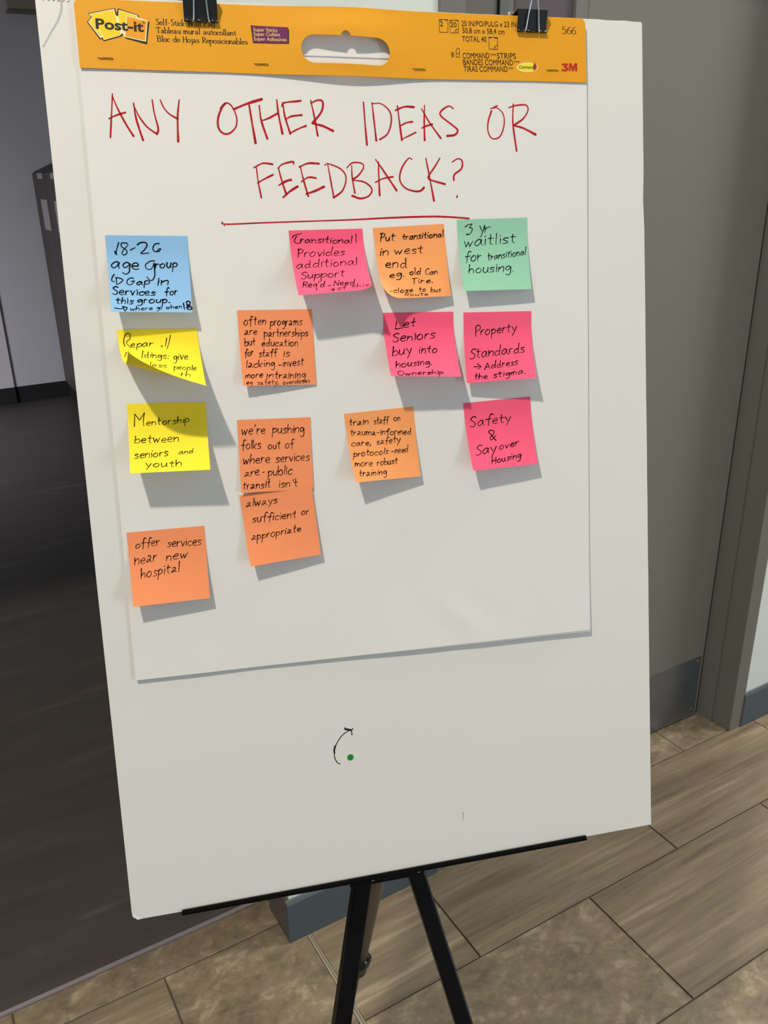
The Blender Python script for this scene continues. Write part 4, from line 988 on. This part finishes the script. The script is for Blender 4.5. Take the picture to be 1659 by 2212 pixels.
# ---------------------------------------------------------------- binder clips
def wire_loop(mb, pts, r=0.0008):
    c = []
    q = [pts[0]] + pts + [pts[-1]]
    for i in range(1, len(q) - 2):
        p0, p1, p2, p3 = [Vector(v) for v in q[i - 1:i + 3]]
        for k_ in range(6):
            t = k_ / 6
            c.append(0.5 * (2 * p1 + (p2 - p0) * t + (2 * p0 - 5 * p1 + 4 * p2 - p3) * t * t + (3 * p1 - p0 - 3 * p2 + p3) * t ** 3))
    c.append(Vector(pts[-1]))
    mb.tube([mm(v) for v in c], r, 8)
def binder_clip(u, y, wd, top, ay, ty, lean_f, lean_b, bot_w, top_w, label):
    """y: jaw height, top: spine height, both in board mm relative to the origin (u, 0)."""
    r = empty('binder_clip', at_board(u, 0, 0))
    zf, zb = 6.6, -6.0; sf, sb = 12.5, -18.0
    t_ = 0.6
    outer = [(y, zf + 0.4), (y + 3.0, zf + 0.5), (top - 1.0, sf), (top, sf - 1.2), (top, sb + 1.2), (top - 1.0, sb), (y + 3.0, zb - 0.5), (y, zb - 0.4)]
    inner = [(y, zb - 0.4 + t_), (y + 3.0, zb - 0.5 + t_), (top - 1.4, sb + t_), (top - t_, sb + 1.6), (top - t_, sf - 1.6), (top - 1.4, sf - t_), (y + 3.0, zf + 0.5 - t_), (y, zf + 0.4 - t_)]
    body = MB().prism([(a / 1000, b / 1000) for a, b in outer + inner], 0, 0, wd / 1000).build('body', M['clip'], r)
    lips = MB()
    g0, g1 = wd / 2 - bot_w / 2, wd / 2 + bot_w / 2
    for z_ in (zf + 0.4, zb - 0.4):
        for a_, b_ in ((0, g0 - 1.4), (g0 + 1.4, g1 - 1.4), (g1 + 1.4, wd)):
            lips.tube([mm((a_, y - 0.4, z_)), mm((b_, y - 0.4, z_))], 0.0013, 10)
    lips.build('rolled_lip', M['clip'], r, smooth=True)
    cx_ = wd / 2
    for nm, z0_, dz, ln in (('handle', zf + 0.8, lean_f, 1), ('handle', zb - 0.8, lean_b, -1)):
        m_ = MB(); zs = lambda k_: z0_ + ln * (1.0 + dz * k_)
        H_ = 38.0
        wire_loop(m_, [(cx_ - bot_w / 2 - 1.6, y - 0.3, z0_ - ln * 0.4), (cx_ - bot_w / 2, y + 0.4, zs(0) ), (cx_ - lerp(bot_w, top_w, .55) / 2, y + 16, zs(16)), (cx_ - top_w / 2, y + 26, zs(26)), (cx_ - top_w * 0.62, y + 32, zs(32)),
                       (cx_ - 3.5, y + H_, zs(H_)), (cx_ + 3.5, y + H_, zs(H_)), (cx_ + top_w * 0.62, y + 32, zs(32)), (cx_ + top_w / 2, y + 26, zs(26)), (cx_ + lerp(bot_w, top_w, .55) / 2, y + 16, zs(16)), (cx_ + bot_w / 2, y + 0.4, zs(0)), (cx_ + bot_w / 2 + 1.6, y - 0.3, z0_ - ln * 0.4)])
        m_.build(nm, M['wire'], r, smooth=True)
    tag(r, label, 'binder clip', 'black binder clips gripping the top of the board')
binder_clip(131.0, -20.0, 31.2, 1.0, 0, 0, 0.30, 0.35, 14.0, 9.0, 'black binder clip on the left half of the board top, over the small header print')
binder_clip(464.2, -17.0, 32.0, 2.6, 0, 0, 0.32, 0.95, 14.5, 7.0, 'black binder clip near the right end of the yellow header')

# ---------------------------------------------------------------- easel
easel = empty('display_easel', Matrix.Translation((0.35, 0.7, 0)))
tag(easel, 'black metal tripod display easel holding up the white board', 'easel')
INV = easel.matrix_world.inverted()
def epart(name, mb, m, bd=False, smooth=False):
    if bd: mb.v = [tuple(BOARD @ Vector(v)) for v in mb.v]
    mb.v = [tuple(INV @ Vector(v)) for v in mb.v]
    return mb.build(name, m, easel, smooth=smooth)
b = MB(); B_ = lambda *a: b.box(*[x / 1000 for x in a])
b = MB(); b.box(.0505, .5235, -.9175, -.9150, -.012, .003); b.box(.0515, .5225, -.9180, -.9118, .0006, .0030)
bevel(epart('tray', b, M['easel'], True), 0.0006)
b = MB().box(.236, .323, -.9270, -.9176, -.034, -.004).box(.222, .238, -.9225, -.9176, -.030, -.012)
bevel(epart('tray_bracket', b, M['easel'], True), 0.001)
for x_ in (.262, .316):
    epart('rivet', MB().tube([(x_, -.9205, -.0042), (x_, -.9205, -.0030)], .0022, 10), M['rivet'], True)
b = MB().box(.138, .152, -.9215, -.9176, -.020, -.004); epart('board_peg', b, M['plastic'], True)
epart('mast', MB().box(.270, .292, -.92, -.06, -.034, -.012), M['easel'], True)
epart('top_holder', MB().box(.262, .300, -.075, -.04, -.036, -.006), M['plastic'], True)
hub = (.413, .748, .945)
epart('hub', MB().tube([(.413, .745, .90), (.413, .752, .99)], .028, 16), M['plastic'])
def leg(P0, P1, foot, r, m, name='leg'):
    o = epart(name, MB().tube([P0, P1, foot], r * 1.414, 4, up=(-.27, -.93, .24)), m); bevel(o, 0.0022, 2)
    return o
def foot_at(p, q):
    t = q[2] / (p[2] - q[2]); return tuple(q[i] + (q[i] - p[i]) * (t - 0.012 / (p[2] - q[2])) for i in range(3))
l0, l1 = (.360, .699, .785), (.303, .657, .626)
r0, r1 = (.419, .668, .791), (.431, .582, .623)
q0, q1 = (0.3988, 0.7299, 0.7393), (0.4119, 0.8132, 0.5084)
for a_, b_ in ((l0, l1), (r0, r1)):
    f_ = foot_at(a_, b_)
    top_ = tuple(a_[i] + (a_[i] - b_[i]) * (0.10 / (a_[2] - b_[2])) for i in range(3))
    leg(top_, b_, f_, 0.0102, M['easel'])
    epart('rubber_foot', MB().tube([(f_[0], f_[1], 0.0), (f_[0], f_[1], 0.03)], [0.016, 0.013], 14), M['rubber'])
qt = tuple(q0[i] + (q0[i] - q1[i]) * 0.42 for i in range(3))
qc = tuple(lerp(q0[i], q1[i], 1.04) for i in range(3))
epart('leg', MB().tube([qt, q0, qc], 0.0088, 16), M['taupe_leg'], smooth=True)
qf = foot_at(q0, q1)
epart('lower_leg', MB().tube([qc, qf], 0.0048, 12), M['taupe_leg'], smooth=True)
epart('rubber_foot', MB().tube([(qf[0], qf[1], 0.0), (qf[0], qf[1], 0.03)], [0.013, 0.010], 14), M['rubber'])
dq = (Vector(q1) - Vector(q0)).normalized(); side = Vector((0.86, -0.50, 0)).normalized()
c0 = Vector(q0).lerp(Vector(q1), 0.97)
epart('clamp_collar', MB().tube([c0, c0 + dq * 0.045], 0.0125, 16), M['plastic'], smooth=True)
epart('clamp_lever', MB().tube([c0 + side * 0.005 - dq * 0.012, c0 + side * 0.010 + dq * 0.002, c0 + side * 0.009 + dq * 0.026, c0 + side * 0.003 + dq * 0.050], [0.0045, 0.006, 0.006, 0.003], 10), M['plastic'], smooth=True)
